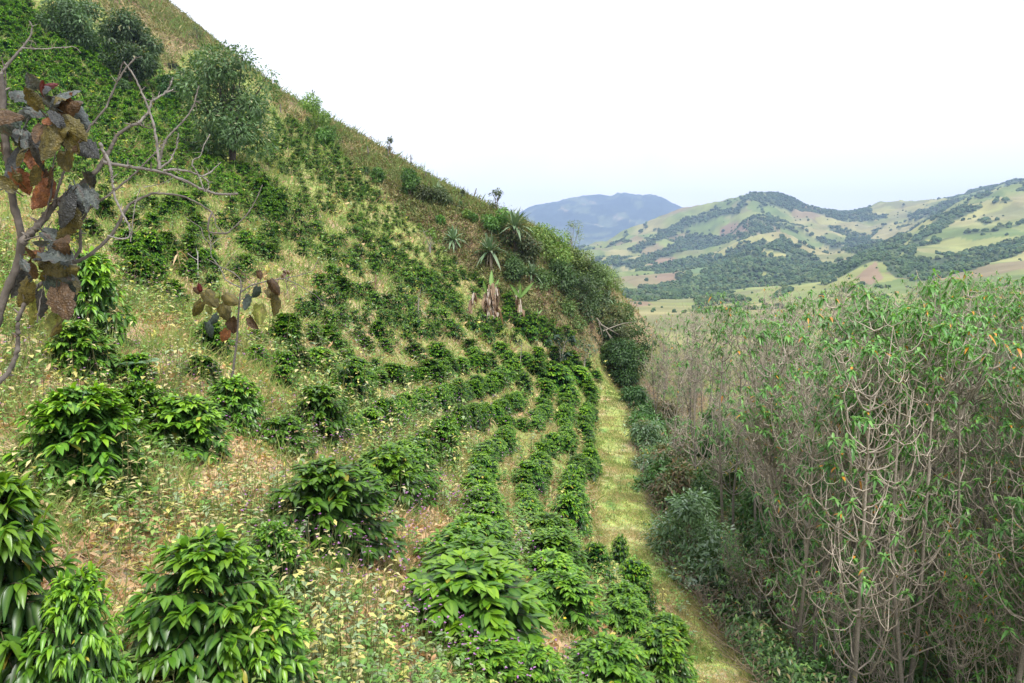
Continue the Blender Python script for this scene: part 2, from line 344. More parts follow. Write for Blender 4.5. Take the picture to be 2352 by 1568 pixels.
# hand-surveyed near bushes (u, top, base, width) in the 2352 px wide photograph
zr([(25, 1100, 1720, 330, 'large glossy coffee bush cropped by the bottom left corner, nearest of all'),
    (175, 1330, 1760, 200, 'glossy coffee bush crowding the bottom edge beside the bottom left corner bush'),
    (465, 1250, 1640, 300, 'big drooping glossy coffee bush on dry leaf litter, light green shoot on its crown'),
    (625, 1370, 1640, 200, 'broad low coffee bush leaning right against the big drooping bush'),
    (630, 1212, 1390, 145, 'compact bright coffee bush tucked behind the big drooping bush by dry litter'),
    (770, 1062, 1290, 235, 'large round domed coffee bush standing alone left of the dense rows'),
    (865, 1075, 1190, 90, 'coffee bush half hidden behind the large round domed bush'),
    (185, 895, 1150, 225, 'biggest dark coffee bush in tall weeds, left of the pair'),
    (320, 885, 1030, 130, 'dark coffee bush, left one of the pair standing in weeds'),
    (425, 912, 1060, 165, 'wide dark coffee bush, right one of the pair standing in weeds'),
    (540, 870, 1000, 115, 'upright coffee bush in front of the small bare-topped sapling'),
    (220, 585, 785, 115, 'tall bushy coffee plant right of the large-leaved sapling trunk'),
    (200, 740, 880, 135, 'coffee bush below the tall bushy plant, among yellow weeds'),
    (310, 815, 905, 90, 'coffee bush with fern fronds over its side'),
    (460, 818, 880, 80, 'small coffee bush in weeds left of the bare-topped sapling stem'),
    (660, 955, 1050, 105, 'low coffee bush in weeds below the dark round bush'),
    (735, 890, 1020, 120, 'dark round coffee bush in purple flowering weeds beside a tall dry stalk'),
    (490, 740, 820, 95, 'coffee bush behind the hanging leaves of the small sapling'),
    (655, 740, 800, 75, 'rounded coffee bush just uphill of the weedy patch, right of the hanging sapling leaves'),
    (800, 835, 930, 90, 'coffee bush at the left end of the terrace rows beside purple flowers'),
    (1125, 1490, 1600, 170, 'bright coffee bush with yellowish new leaves cut by the bottom edge'),
    (1385, 1475, 1640, 215, 'glossy bright coffee bush at the bottom edge below the dense rows'),
    (1240, 1480, 1640, 150, 'coffee bush at the bottom edge left of the glossy bright one'),
    ], 0, 0, 1)
zr([(430, 225, 330, 150), (560, 250, 370, 150), (640, 230, 370, 180), (760, 235, 370, 170), (880, 240, 330, 110), (730, 155, 220, 90), (820, 150, 230, 110), (630, 70, 120, 60), (890, 190, 240, 60), (840, 390, 500, 120), (560, 395, 450, 160), (420, 150, 210, 100), (880, 520, 580, 120), (900, 590, 700, 120)],
   401.5, 696.7, .4393, 'coffee bush in the weedy patch right of the bare-topped sapling, %s of the patch', 'coffee bushes in the weedy patch')
z8 = (784, 784, .5)
zr([(1148, 250, 345, 65), (1115, 305, 385, 85), (1118, 370, 465, 85), (1128, 450, 495, 55), (1150, 495, 605, 105), (1095, 515, 600, 90), (1072, 555, 650, 100), (1055, 615, 735, 120), (1050, 715, 890, 170),
    (1275, 890, 1030, 85, 'small lone coffee bush standing on the grass path edge'), (1345, 1005, 1140, 155, 'coffee bush by the path just below the small lone bush')], *z8, 'coffee bush edging the grass path in the first row, %s from the near end', 'coffee row along the grass path')
zr([(1170, 930, 1110, 160), (1280, 1110, 1270, 210), (1390, 1110, 1260, 110), (1310, 1190, 1380, 230), (1480, 1265, 1430, 210), (1460, 1330, 1600, 260), (1200, 1390, 1640, 300)], *z8, 'coffee bush in the low clump above the dry path bend, %s up from the bottom', 'low clump by the path bend')
zr([(1100, 115, 185, 60), (1130, 195, 265, 90), (1040, 215, 290, 110), (1025, 260, 330, 90), (1020, 305, 385, 85), (1030, 385, 450, 80), (970, 420, 505, 100), (1025, 430, 515, 95), (915, 465, 545, 95), (910, 515, 615, 120), (855, 555, 685, 155), (850, 660, 735, 100), (860, 715, 830, 130), (880, 790, 900, 150), (945, 800, 970, 215), (965, 950, 1110, 285), (1010, 1065, 1310, 320)],
   *z8, 'coffee bush in the second row left of the path, %s from the near end', 'second coffee row from the path')
zr([(930, 240, 300, 70), (925, 295, 360, 90), (885, 355, 415, 60), (770, 345, 400, 75), (820, 352, 410, 75), (750, 400, 495, 100), (700, 445, 525, 90), (650, 470, 550, 110), (645, 530, 655, 180), (585, 640, 720, 110), (645, 680, 810, 190), (650, 770, 930, 230), (600, 850, 1050, 310), (540, 960, 1160, 370), (570, 1060, 1440, 560)],
   *z8, 'coffee bush in the third row left of the path, %s from the near end', 'third coffee row from the path')
zr([(830, 230, 300, 60), (770, 240, 325, 90), (735, 265, 340, 85), (670, 280, 365, 85), (600, 290, 405, 90), (545, 290, 410, 100), (490, 340, 435, 100), (435, 365, 550, 185), (340, 445, 605, 175), (215, 480, 755, 300)],
   *z8, 'coffee bush in the fourth row left of the path, %s from the near end', 'fourth coffee row from the path')
zr([(735, 115, 195, 80), (700, 150, 215, 90), (660, 170, 245, 85), (545, 170, 285, 105), (500, 195, 290, 70), (445, 205, 325, 90), (350, 220, 325, 130), (290, 240, 345, 120), (205, 265, 400, 140), (130, 310, 435, 140), (40, 340, 445, 110)],
   *z8, 'coffee bush in the fifth row uphill of the path, %s from the weedy end', 'fifth coffee row from the path')
zr([(840, 140, 240, 90), (640, 45, 135, 90), (730, 20, 80, 100), (590, 0, 60, 90), (550, 70, 150, 85), (500, 75, 150, 80), (400, 90, 185, 130), (320, 130, 185, 90), (240, 115, 205, 130), (170, 140, 210, 90), (150, 75, 150, 70), (60, 100, 185, 150), (60, 150, 275, 150)],
   *z8, 'coffee bush in the broken sixth row uphill, %s from the weedy end', 'sixth coffee row from the path')
zr([(900, 105, 175, 120), (960, 95, 160, 90), (980, 155, 225, 150), (930, 175, 250, 100), (1010, 145, 215, 120), (1090, 150, 205, 110), (1030, 105, 160, 90), (1060, 60, 120, 90), (980, 50, 100, 90), (1120, 190, 245, 90), (1150, 205, 255, 70), (1170, 150, 185, 60), (1130, 90, 130, 60), (900, 50, 100, 90), (840, 70, 120, 90), (780, 85, 140, 80), (30, 35, 105, 80), (110, 0, 45, 90), (200, 0, 50, 80), (340, 30, 95, 110), (440, 20, 95, 110), (480, 50, 105, 80)],
   *z8, 'coffee bush where the lines bunch together at the far end of the path, %s along', 'coffee bushes at the far end of the path')
z3 = [(960, 230, 120), (900, 330, 110), (960, 380, 160), (1250, 340, 120), (1340, 310, 100), (1400, 340, 120), (1550, 340, 160), (1700, 310, 150), (1830, 290, 130), (1220, 470, 140), (1390, 500, 150), (1500, 430, 130), (1760, 420, 110), (1800, 520, 170), (2050, 490, 130), (2180, 520, 110), (2120, 400, 100), (2140, 320, 90), (2300, 440, 90), (1760, 630, 130), (1550, 690, 170), (1740, 720, 180), (1950, 660, 110), (2260, 660, 150), (1180, 710, 220), (1380, 720, 230), (1450, 780, 120), (1580, 820, 140), (1260, 850, 240), (1420, 920, 180), (1260, 960, 250), (1330, 1000, 200), (1790, 850, 170), (1900, 820, 150), (1960, 880, 130), (1740, 940, 170), (2180, 870, 110), (2270, 880, 130), (2200, 960, 120), (1950, 1060, 130), (1600, 1120, 180), (600, 540, 150), (830, 550, 150), (700, 620, 100), (50, 900, 110), (1100, 560, 120), (520, 640, 120)]
for i, (u, v, w) in enumerate(z3): bushes.append([u * .25, 392 + (v + w * .48) * .25, w * .27, w * .95 * .25, None, 'left'])
z4 = [(60, 130, 120), (40, 190, 150), (100, 310, 150), (200, 270, 150), (150, 370, 150), (230, 320, 130), (180, 135, 70), (265, 210, 80), (390, 260, 70), (470, 290, 80), (380, 320, 90), (455, 200, 60), (420, 140, 60), (590, 220, 45), (675, 255, 45), (750, 270, 50), (715, 310, 45), (800, 200, 60), (665, 325, 50), (580, 290, 70), (625, 355, 60), (695, 380, 70), (470, 330, 40), (895, 410, 60), (965, 435, 55), (870, 450, 60), (905, 335, 40), (985, 345, 40), (1045, 355, 45), (1095, 355, 45), (1220, 360, 40), (1290, 370, 40), (1120, 265, 80), (1070, 300, 50), (1250, 415, 30), (1310, 420, 40), (1395, 450, 30), (1345, 480, 40), (1205, 440, 35), (1160, 435, 35), (1100, 425, 40), (1020, 410, 40), (1015, 490, 55), (940, 475, 60), (1075, 520, 55), (1110, 490, 45), (1195, 500, 60), (1200, 540, 60), (1250, 515, 40), (1275, 460, 40), (1300, 500, 45), (1375, 540, 45), (1400, 595, 40), (1500, 520, 40), (1450, 560, 30), (1240, 605, 60), (1325, 635, 55), (1175, 620, 55), (1080, 620, 50), (1030, 585, 45), (910, 580, 85), (950, 570, 60), (840, 580, 60), (980, 535, 60), (385, 450, 120), (190, 480, 100), (530, 430, 110), (470, 570, 90), (540, 560, 100), (580, 580, 90), (395, 630, 120), (300, 550, 90), (260, 600, 80), (180, 590, 110), (90, 590, 130), (60, 680, 100), (45, 760, 130), (160, 770, 140), (180, 700, 90), (430, 740, 110), (570, 760, 100), (670, 800, 110), (500, 680, 70), (640, 640, 80), (700, 680, 110), (780, 660, 90), (740, 820, 80), (810, 830, 90), (860, 780, 80), (910, 840, 90), (905, 710, 60), (1000, 640, 90), (1040, 670, 90), (950, 760, 100), (1070, 750, 90), (1130, 680, 70), (1185, 690, 90), (1170, 740, 80), (1235, 720, 60), (1170, 830, 120), (1100, 860, 110), (1050, 830, 90), (1280, 780, 90), (1340, 790, 80), (1370, 840, 80), (1290, 890, 110), (1250, 940, 100), (1440, 900, 100), (1500, 900, 80), (1355, 700, 45), (1405, 705, 55), (1480, 735, 45), (1530, 725, 40), (1575, 790, 45), (1670, 775, 45), (1710, 735, 35), (1640, 715, 35), (1475, 770, 45), (1620, 860, 50), (1680, 825, 40), (1730, 840, 50), (1780, 855, 45), (1820, 840, 50), (1680, 880, 50), (1730, 890, 50), (1815, 940, 70), (1885, 930, 60), (1740, 960, 80), (1815, 995, 60), (1905, 980, 60), (2000, 1000, 50), (2015, 970, 50), (1965, 965, 35), (2055, 1030, 45), (2070, 1060, 70), (1950, 1005, 30), (1840, 1030, 60), (870, 900, 100), (940, 930, 90), (1090, 920, 90), (700, 960, 140), (750, 1010, 130), (590, 1030, 140), (870, 1120, 110), (950, 1120, 110), (1020, 1110, 100), (1060, 1160, 80), (780, 1080, 150), (700, 1190, 140), (800, 1220, 110), (540, 1230, 180), (430, 1250, 120), (430, 1300, 100), (1100, 1230, 120), (1210, 1240, 130), (1300, 1270, 100), (1020, 1275, 80), (1370, 1240, 110), (1450, 1250, 100), (1330, 1150, 110), (1420, 1150, 90), (1300, 1060, 110), (1400, 1030, 110), (1480, 1070, 110), (1380, 980, 100), (1560, 1000, 110), (1500, 960, 100), (1620, 980, 90), (1650, 1040, 100), (1600, 1080, 120), (1550, 1090, 110), (1720, 1060, 90), (1780, 1110, 90), (1680, 1130, 90), (1630, 1170, 110), (1700, 1200, 120), (1800, 1180, 90), (1870, 1190, 70), (1800, 1240, 110), (1860, 1260, 90), (1630, 1280, 90), (1850, 1320, 110), (1450, 1330, 90), (1160, 1370, 100), (1220, 1380, 110), (1300, 1390, 110), (1380, 1400, 110), (1450, 1380, 90), (910, 1370, 100), (1010, 1380, 90), (800, 1350, 110), (760, 1390, 110), (660, 1370, 110), (700, 1400, 110), (540, 1340, 100), (370, 1380, 90), (260, 1480, 250), (1620, 1370, 120), (1730, 1370, 120), (1490, 1480, 130), (1600, 1500, 110), (1660, 1470, 100), (1780, 1480, 130), (1390, 1520, 110), (1120, 1490, 150), (940, 1520, 110), (1240, 1530, 80), (690, 1530, 170), (520, 1520, 140), (1860, 1510, 110), (1950, 1400, 100), (2000, 1440, 120), (2100, 1430, 130), (2180, 1440, 110), (2130, 1540, 120), (2240, 1500, 100), (2300, 1340, 90), (2320, 1280, 80), (2280, 1200, 60), (2320, 1180, 70), (2230, 1110, 50), (2040, 1140, 60), (2000, 1110, 60), (2060, 1320, 60), (2250, 1380, 90), (2400, 1400, 100), (2440, 1460, 110), (2500, 1420, 90), (2560, 1480, 100), (2620, 1440, 90), (2520, 1540, 110), (2700, 1500, 90), (2660, 1560, 100), (2780, 1540, 90), (2850, 1510, 80), (2900, 1560, 90), (2400, 1320, 80), (2370, 1250, 70), (2480, 1360, 80), (2560, 1390, 80), (2640, 1410, 70), (2720, 1440, 70), (2380, 1540, 100)]
for i, (u, v, w) in enumerate(z4): bushes.append([588 + u * .25, 392 + (v + w * .48) * .25, w * .27, w * .95 * .25, None, 'slope' if v < 1000 else 'terrace'])
# resolve positions
ind = []
for b in bushes:
    p = hit(b[0], b[1])
    if p is None: continue
    y = p[1] + .36 * b[2] * p[1] / FPX          # the trunk stands behind the point where the skirt meets the ground
    w = b[2] * y / FPX; tp = at(b[0], b[1] - b[3], y); h = max(tp[2] - float(H(tp[0], y)), .7 * w)
    if b[5] in ('slope', 'terrace', 'left'): w *= 1.12; h = max(min(h, 1.1 * w), .9 * w)
    p = np.array([at(b[0], b[1], y)[0], y, 0])
    ind.append(dict(p=p, w=w, h=min(h, 2.3), px=b[2], lab=b[4], grp=b[5], u=b[0], v=b[1], tpl=b[6] if len(b) > 6 else None))
# close the gaps inside each planted row, then number every row from its near end
rows = {}
for b in ind:
    if b['tpl']: rows.setdefault(b['tpl'], []).append(b)
for tp_, L_ in rows.items():
    if 'row' in tp_ and 'far end' not in tp_:
        L_.sort(key=lambda b: -b['p'][1]); add = []
        for a, b in zip(L_[:-1], L_[1:]):
            d = np.linalg.norm(a['p'][:2] - b['p'][:2]); mw = (a['w'] + b['w']) / 2; m = int(round(d / (.96 * mw))) - 1
            if d > 5.5: continue
            for j in range(m):
                t = (j + 1) / (m + 1); p = a['p'] * (1 - t) + b['p'] * t + np.array([rng.normal(0, .1), rng.normal(0, .1), 0]); s_ = rng.uniform(.8, 1.05)
                uu, vv = proj((p[0], p[1], float(H(p[0], p[1])))); add.append(dict(p=p, w=mw * s_, h=(a['h'] + b['h']) / 2 * s_, px=(a['px'] + b['px']) / 2, lab=None, grp=a['grp'], u=float(uu), v=float(vv), tpl=tp_))
        L_ += add; ind += add
    L_.sort(key=lambda b: b['p'][1])
    for i, b in enumerate(L_): b['lab'] = tp_ % ordw(i + 1)
# dense upper fields: rows filled in on the hill
FIELD_A = [(-60, 0), (60, 15), (150, 70), (240, 100), (330, 165), (420, 200), (450, 300), (475, 345), (520, 370), (600, 400), (655, 470), (660, 515), (600, 510), (520, 470), (440, 440), (330, 420), (240, 430), (100, 430), (-60, 440)]
FIELD_B = [(628, 268), (700, 285), (765, 340), (805, 375), (862, 450), (855, 478), (800, 465), (740, 432), (640, 398), (560, 350), (600, 330), (625, 300)]
far_b = []
for poly, dx, dy, wpx, cover in ((FIELD_A, 21, 14.5, 22, .95), (FIELD_B, 16, 12, 15, .96)):
    us = [q[0] for q in poly]; vs = [q[1] for q in poly]; rr = 0
    v = min(vs)
    while v < max(vs):
        u = min(us) + (rr % 2) * dx / 2; rr += 1
        while u < max(us):
            uu, vv = u + rng.normal(0, 3.2), v + rng.normal(0, 2)
            if inpoly(uu, vv, poly) and rng.random() < cover:
                p = hit(uu, vv)
                if p is not None:
                    far_b.append(dict(p=p, w=wpx * rng.uniform(.7, 1.35) * p[1] / FPX, h=wpx * rng.uniform(.75, 1.3) * p[1] / FPX, px=wpx * .9, lab=None, grp='far', u=uu, v=vv))
            u += dx
        v += dy
ind.sort(key=lambda b: (b['lab'] is None and b['px'] < 60, -b['px']))
NIND = 292
rest = ind[NIND:] + far_b; ind = ind[:NIND]
GEN = {'left': ('coffee bush on the weedy slope behind the bare sapling branches', 'coffee bushes behind the sapling branches'),
       'slope': ('small young coffee bush dotted over the pale grassy slope', 'young coffee bushes on the grassy slope'),
       'terrace': ('coffee bush in the dense terraces between the grassy slope and the banana plants', 'coffee bushes on the terraces')}
MARKS = [('the largest spiky plant', 1128, 590), ('the lone spiky plant', 1042, 555), ('the largest banana clump', 1128, 700), ('the leaning dead banana', 1070, 695), ('the young banana plant', 1194, 700), ('the round tufted sapling', 985, 560),
    ('the dry many stemmed shrub', 862, 665), ('the dead grey sapling', 965, 700), ('the bare-topped sapling', 560, 690), ('the white dead stem', 457, 610), ('the narrow bright shrub', 868, 410), ('the dark rows lower tip', 860, 465), ('the pale grass wedge', 580, 400), ('the yellow leaved little tree', 1168, 785), ('the large-leaved sapling', 130, 600)]
SMALLW = {'slope': 'small young coffee bush', 'terrace': 'coffee bush', 'left': 'coffee bush'}
gen = {}
for b in ind:
    if b['lab'] is None:
        m = min(MARKS, key=lambda q: (q[1] - b['u']) ** 2 + (q[2] - b['v']) ** 2); du, dv = b['u'] - m[1], b['v'] - m[2]
        rel = ('right of' if du > 0 else 'left of') if abs(du) > abs(dv) else ('below' if dv > 0 else 'above'); gen.setdefault((SMALLW[b['grp']], rel, m[0]), []).append((du * du + dv * dv, b))
for (kind_, rel, m), L_ in gen.items():
    L_.sort(key=lambda q: q[0])
    for n_, (_, b) in enumerate(L_): b['lab'] = '%s %s %s, %s nearest to it' % (kind_, rel, m, ordw(n_ + 1)) if len(L_) > 1 else '%s %s %s' % (kind_, rel, m); b['grp'] = GEN[b['grp']][1]
for i, b in enumerate(ind):
    lod = LFG if (b['px'] > 300 and b['p'][1] < 6) else LOD0 if b['px'] > 90 else LOD1 if b['px'] > 40 else LOD2
    st_, fo = lod[i % len(lod)]
    lab, grp = b['lab'], b['grp']
    z = H(b['p'][0], b['p'][1])
    # centre sits half a bush deeper than the point where the skirt meets the ground
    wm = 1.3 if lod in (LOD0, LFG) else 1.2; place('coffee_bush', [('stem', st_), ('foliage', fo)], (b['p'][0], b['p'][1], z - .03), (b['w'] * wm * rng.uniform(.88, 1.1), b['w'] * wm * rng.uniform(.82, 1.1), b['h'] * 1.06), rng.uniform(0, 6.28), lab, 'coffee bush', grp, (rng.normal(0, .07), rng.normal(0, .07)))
def merge_copies(name, meshes, spots, mat, label, cat=None):
    """ONE object holding many far copies (stuff)"""
    mb = MB(); arr = []
    for me in meshes:
        nv = len(me.vertices); v = np.empty(nv * 3, np.float32); me.vertices.foreach_get('co', v)
        c = np.empty(nv * 4, np.float32); me.attributes['Col'].data.foreach_get('color', c)
        lt = np.empty(len(me.polygons), np.int32); me.polygons.foreach_get('loop_total', lt)
        li = np.empty(len(me.loops), np.int32); me.loops.foreach_get('vertex_index', li)
        nq = int((lt == 4).sum()); arr.append((v.reshape(-1, 3), c.reshape(-1, 4)[:, :3], li[:nq * 4].reshape(-1, 4), li[nq * 4:].reshape(-1, 3)))
    for i, (p, sx, sz, rz, tint) in enumerate(spots):
        v, c, q, t = arr[i % len(arr)]; cr, sr = math.cos(rz), math.sin(rz)
        w = np.stack([(v[:, 0] * cr - v[:, 1] * sr) * sx, (v[:, 0] * sr + v[:, 1] * cr) * sx, v[:, 2] * sz], -1) + p
        mb.add(w, q, t, c * tint)
    o = mb.obj(name, mat); tag(o, label, cat, None, 'stuff'); return o
merge_copies('coffee_field', [m[1] for m in LOD3], [((b['p'][0], b['p'][1], H(b['p'][0], b['p'][1]) - .03), b['w'] * 1.3, b['h'] * 1.25, rng.uniform(0, 6.28), rng.uniform(.75, 1.2) * (1.25 if b['grp'] == 'far' and b['u'] < 560 else .92)) for b in rest], M_coffee,
             'dense green coffee planted in rows up the far hillside')
exec_rest = True
# ------------------------------------------------------------------ ground cover of the slope
def polar(n, d0, d1, a0=-44, a1=44, pw=1.0):
    th = R(1) * rng.uniform(a0, a1, n); d = d0 * (d1 / d0) ** (rng.uniform(0, 1, n) ** pw)
    x, y = d * np.sin(th), d * np.cos(th); return x, y, H(x, y), d
def inside(x, y): return (x > X0 + 25) & (x < X1 - 25) & (y < Y1 - 30)
def slope_normal(x, y):
    e = .6; return nrm(np.stack([H(x - e, y) - H(x + e, y), H(x, y - e) - H(x, y + e), 2 * e + 0 * x], -1))
def grass_layer(mb, n, d0, d1, hscale, wscale, lying=.0):
    x, y, z, d = polar(n, d0, d1); k = inside(x, y); x, y, z, d = x[k], y[k], z[k], d[k]
    rw, pw, vw = zone_weights(x, y, z)
    cl = fbm(x / .7, y / .7, 15, 2); keep = (rng.random(len(x)) > vw * .75) & (rng.random(len(x)) < np.clip(.25 + (cl - .42) * 4.5, .12, 1) + sstep(22, 40, d)); x, y, z, d, rw, pw = x[keep], y[keep], z[keep], d[keep], rw[keep], pw[keep]
    n = len(x); g1 = fbm(x / 4, y / 4, 21); g2 = fbm(x / 1.1, y / 1.1, 44); g3 = fbm(x / 9, y / 9, 77)
    near_left = sstep(-1, -4, x) * (1 - sstep(22, 34, y)); mid = sstep(24, 40, y) * sstep(-2, -8, x)
    strawp = np.clip(.72 - near_left * .42 - mid * .34 + (g2 - .5) * 2.4 + (g1 - .5) * 1.2, .04, .95)
    strawp = np.where(pw > .5, np.clip(.30 + (g1 - .5) * 2.5, 0, 1), strawp)
    strawp = np.where(rw > .5, np.clip(.5 + (g1 - .5) * 2, 0, 1), strawp)
    isst = rng.random(n) < strawp
    greens = mix(mix(GREEN, YGREEN, rng.random(n) * .9), np.array([.33, .39, .13]), rng.random(n) ** 2 * (.4 + .5 * mid))
    straws = mix(STRAW, PALE, rng.random(n) * .8) * rng.uniform(.65, 1.25, n)[:, None]
    straws = mix(straws, np.array([.34, .20, .09]), ((rng.random(n) < .16) & (pw < .3)).astype(float) * .8)
    c = np.where(isst[:, None], straws, greens)
    c = np.where((rw > .5)[:, None] & ~isst[:, None], mix(OLIVE, GREEN, rng.random(n)) * 1.0, c)
    c = c * (rng.uniform(.75, 1.2, n) * (1 - .16 * sstep(35, 60, d)))[:, None]
    hgt = hscale * (.12 + .011 * d) * rng.uniform(.5, 1.5, n) * (.35 + 1.4 * g2) * np.where(pw > .5, .25 + .5 * g1, 1) * np.where(isst, .8, 1.1)
    wid = wscale * (.0035 + .00085 * d) * rng.uniform(.6, 1.5, n) * np.where(pw > .5, .45, 1)
    a = rng.uniform(0, 6.28, n); tl = np.where(isst, rng.uniform(.3, 1.5 + lying, n), rng.uniform(.1, .8, n))
    D = np.stack([np.cos(a) * np.sin(tl), np.sin(a) * np.sin(tl), np.cos(tl)], -1); nn = slope_normal(x, y)
    low = (D * nn).sum(-1); D = D + nn * np.clip(.12 - low, 0, None)[:, None]
    leaves(mb, np.stack([x, y, z - .01], -1), D, np.stack([-np.sin(a), np.cos(a), .3 + 0 * a], -1), hgt, wid, c, 'blade', droop=rng.uniform(.05, .5, n) * np.where(pw > .5, .3, 1), fold=0)
def straw_layer(mb, n, d0, d1):
    x, y, z, d = polar(n, d0, d1); rw, pw, vw = zone_weights(x, y, z); g = fbm(x / 1.9, y / 1.9, 71); k = (g > .4) & (pw < .5) & (vw < .6) & (rw < .5); x, y, z, d = x[k], y[k], z[k], d[k]; n = len(x)
    a = rng.uniform(0, 6.28, n); nn = slope_normal(x, y); D = np.stack([np.cos(a), np.sin(a), 0 * a], -1); D = nrm(D - nn * (D * nn).sum(-1)[:, None] + nn * rng.uniform(-.02, .35, n)[:, None])
    c = mix(np.array([.60, .49, .31]), np.array([.40, .28, .16]), rng.random(n)) * rng.uniform(.7, 1.25, n)[:, None]; L = (.10 + .008 * d) * rng.uniform(.5, 1.7, n)
    leaves(mb, np.stack([x, y, z + rng.uniform(.01, .08, n)], -1), D, nn, L, (.004 + .00075 * d) * rng.uniform(.6, 1.5, n), c, 'blade', droop=rng.uniform(-.2, .3, n), fold=0)
mb = MB(); straw_layer(mb, 70000, 3.5, 45); grass_layer(mb, 150000, 3.5, 24, 1.5, 1.0, .2); grass_layer(mb, 190000, 14, 130, .95, 1.25)
tag(mb.obj('grass', M_grass), 'dry straw and green grass growing between the coffee bushes', None, None, 'stuff')

def path_layer(mb, n):
    y = 15 * (66 / 15) ** rng.uniform(0, 1, n); x = path_x(y) + rng.uniform(-1.7, 0.45, n) + (path_hw(y) + .3) * rng.uniform(0, 1, n); z = H(x, y); px = x - path_x(y)
    g = fbm(x / .8, y / .8, 501, 3); g2 = fbm(x / 2.2, y / 3, 505, 3); ed = np.maximum(sstep(-.7, -1.3, px), sstep(-.35, .2, px - path_hw(y)))
    k = rng.random(n) < np.clip(.15 + (g - .4) * 4 + ed * .5, .05, 1); x, y, z, g, g2, ed = x[k], y[k], z[k], g[k], g2[k], ed[k]; n = len(x)
    dry = rng.random(n) < np.clip((g2 - .42) * 4 + .25, .05, .9); c = np.where(dry[:, None], mix(STRAW, PALE, rng.random(n)), mix(YGREEN, GREEN * 1.1, rng.random(n))) * rng.uniform(.7, 1.2, n)[:, None]
    h = (.05 + .12 * g + .22 * ed * rng.random(n)) * rng.uniform(.6, 1.5, n); a = rng.uniform(0, 6.28, n); t = rng.uniform(.1, 1.1, n)
    leaves(mb, np.stack([x, y, z - .01], -1), np.stack([np.cos(a) * np.sin(t), np.sin(a) * np.sin(t), np.cos(t)], -1), np.stack([-np.sin(a), np.cos(a), .3 + 0 * a], -1), h, (.006 + .00032 * y) * rng.uniform(.6, 1.5, n), c, 'blade', droop=rng.uniform(0, .3, n), fold=0)
mb = MB(); path_layer(mb, 70000); tag(mb.obj('path_grass', M_grass), 'short patchy green and straw grass carpeting the path', None, None, 'stuff')
def litter_layer(mb, n, d0, d1):
    x, y, z, d = polar(n, d0, d1); rw, pw, vw = zone_weights(x, y, z)
    g = fbm(x / 1.6, y / 1.6, 91); k = (g > .42) & (pw < .3) & (vw < .5) & (rw < .5) & (rng.random(len(x)) < .45 + .55 * (y < 16)); x, y, z, d = x[k], y[k], z[k], d[k]; n = len(x)
    a = rng.uniform(0, 6.28, n); nn = slope_normal(x, y); D = nrm(np.stack([np.cos(a), np.sin(a), rng.uniform(-.5, .7, n)], -1) + nn * .15)
    c = mix(np.array([.60, .44, .26]), np.array([.42, .25, .13]), rng.random(n)) * rng.uniform(.7, 1.25, n)[:, None]
    c = np.where((rng.random(n) < .14)[:, None], np.array([.50, .46, .13]), c)
    L = (.055 + .0042 * d) * rng.uniform(.6, 1.7, n)
    leaves(mb, np.stack([x, y, z + rng.uniform(0, .09, n)], -1), D, nn + rng.normal(0, .5, (n, 3)), L, L * rng.uniform(.2, .5, n), c, 'leaf', droop=rng.uniform(-.5, .4, n), fold=.5, wave=.25)
mb = MB(); litter_layer(mb, 52000, 3.5, 24); litter_layer(mb, 30000, 16, 70)
tag(mb.obj('leaf_litter', M_dryleaf), 'tan curled dead bean leaves lying between the coffee rows', None, None, 'stuff')

def weed_layer(mb, n, d0, d1, per=7, tall=0):
    x, y, z, d = polar(n, d0, d1); rw, pw, vw = zone_weights(x, y, z); nl = sstep(0, -3.5, x)
    g = fbm(x / 2.2, y / 2.2, 55); k = ((pw < .2) | (rng.random(len(x)) < .25)) & (vw < .4) & (rw < .5) & (g > .56 - .2 * nl); x, y, z, d = x[k], y[k], z[k], d[k]; n = len(x)
    if tall:
        k = (x < -1.2) & (d < 26); x, y, z, d = x[k], y[k], z[k], d[k]; n = len(x)
    ht = (.22 + .012 * d) * rng.uniform(.4, 1.5, n) * (1 + 1.3 * tall)
    kind = rng.random(n); base = np.where((kind < .5)[:, None], np.array([.14, .28, .06]), np.where((kind < .72)[:, None], np.array([.27, .38, .11]), np.where((kind < .86)[:, None], np.array([.52, .50, .16]), np.array([.26, .34, .19]))))
    if tall: base = np.where((kind < .45)[:, None], np.array([.50, .44, .22]), np.where((kind < .75)[:, None], np.array([.55, .50, .17]), np.array([.26, .35, .18])))
    top = np.stack([x, y, z + ht], -1); top[:, :2] += rng.normal(0, .12, (n, 2)) * ht[:, None]
    base0 = np.stack([x, y, z - .02], -1)
    cl = np.stack([base0, (base0 + top) / 2 + rng.normal(0, .02, (n, 3)), top], 1)
    tubes(mb, cl, np.stack([.003 + .0002 * d, .0025 + .0002 * d, .0015 + .0001 * d], -1), np.array([.17, .17, .07]), 3)
    i = np.repeat(np.arange(n), per); t = rng.uniform(.25, 1.0, n * per); a = rng.uniform(0, 6.28, n * per)
    P = base0[i] * (1 - t)[:, None] + top[i] * t[:, None]
    D = np.stack([np.cos(a), np.sin(a), rng.uniform(-.3, .6, len(a))], -1); L = (.05 + .0036 * d[i]) * rng.uniform(.5, 1.5, len(a))
    leaves(mb, P, D, UP, L, L * rng.uniform(.3, .7, len(a)), base[i] * rng.uniform(.7, 1.25, len(a))[:, None], 'diamond', droop=.3, fold=.25)
mb = MB(); weed_layer(mb, 13000, 4, 26, 9); weed_layer(mb, 9000, 18, 80, 7); weed_layer(mb, 2600, 5.5, 26, 8, 1)
tag(mb.obj('weeds', M_leaf), 'leafy green and yellowing weeds among the coffee bushes', None, None, 'stuff')

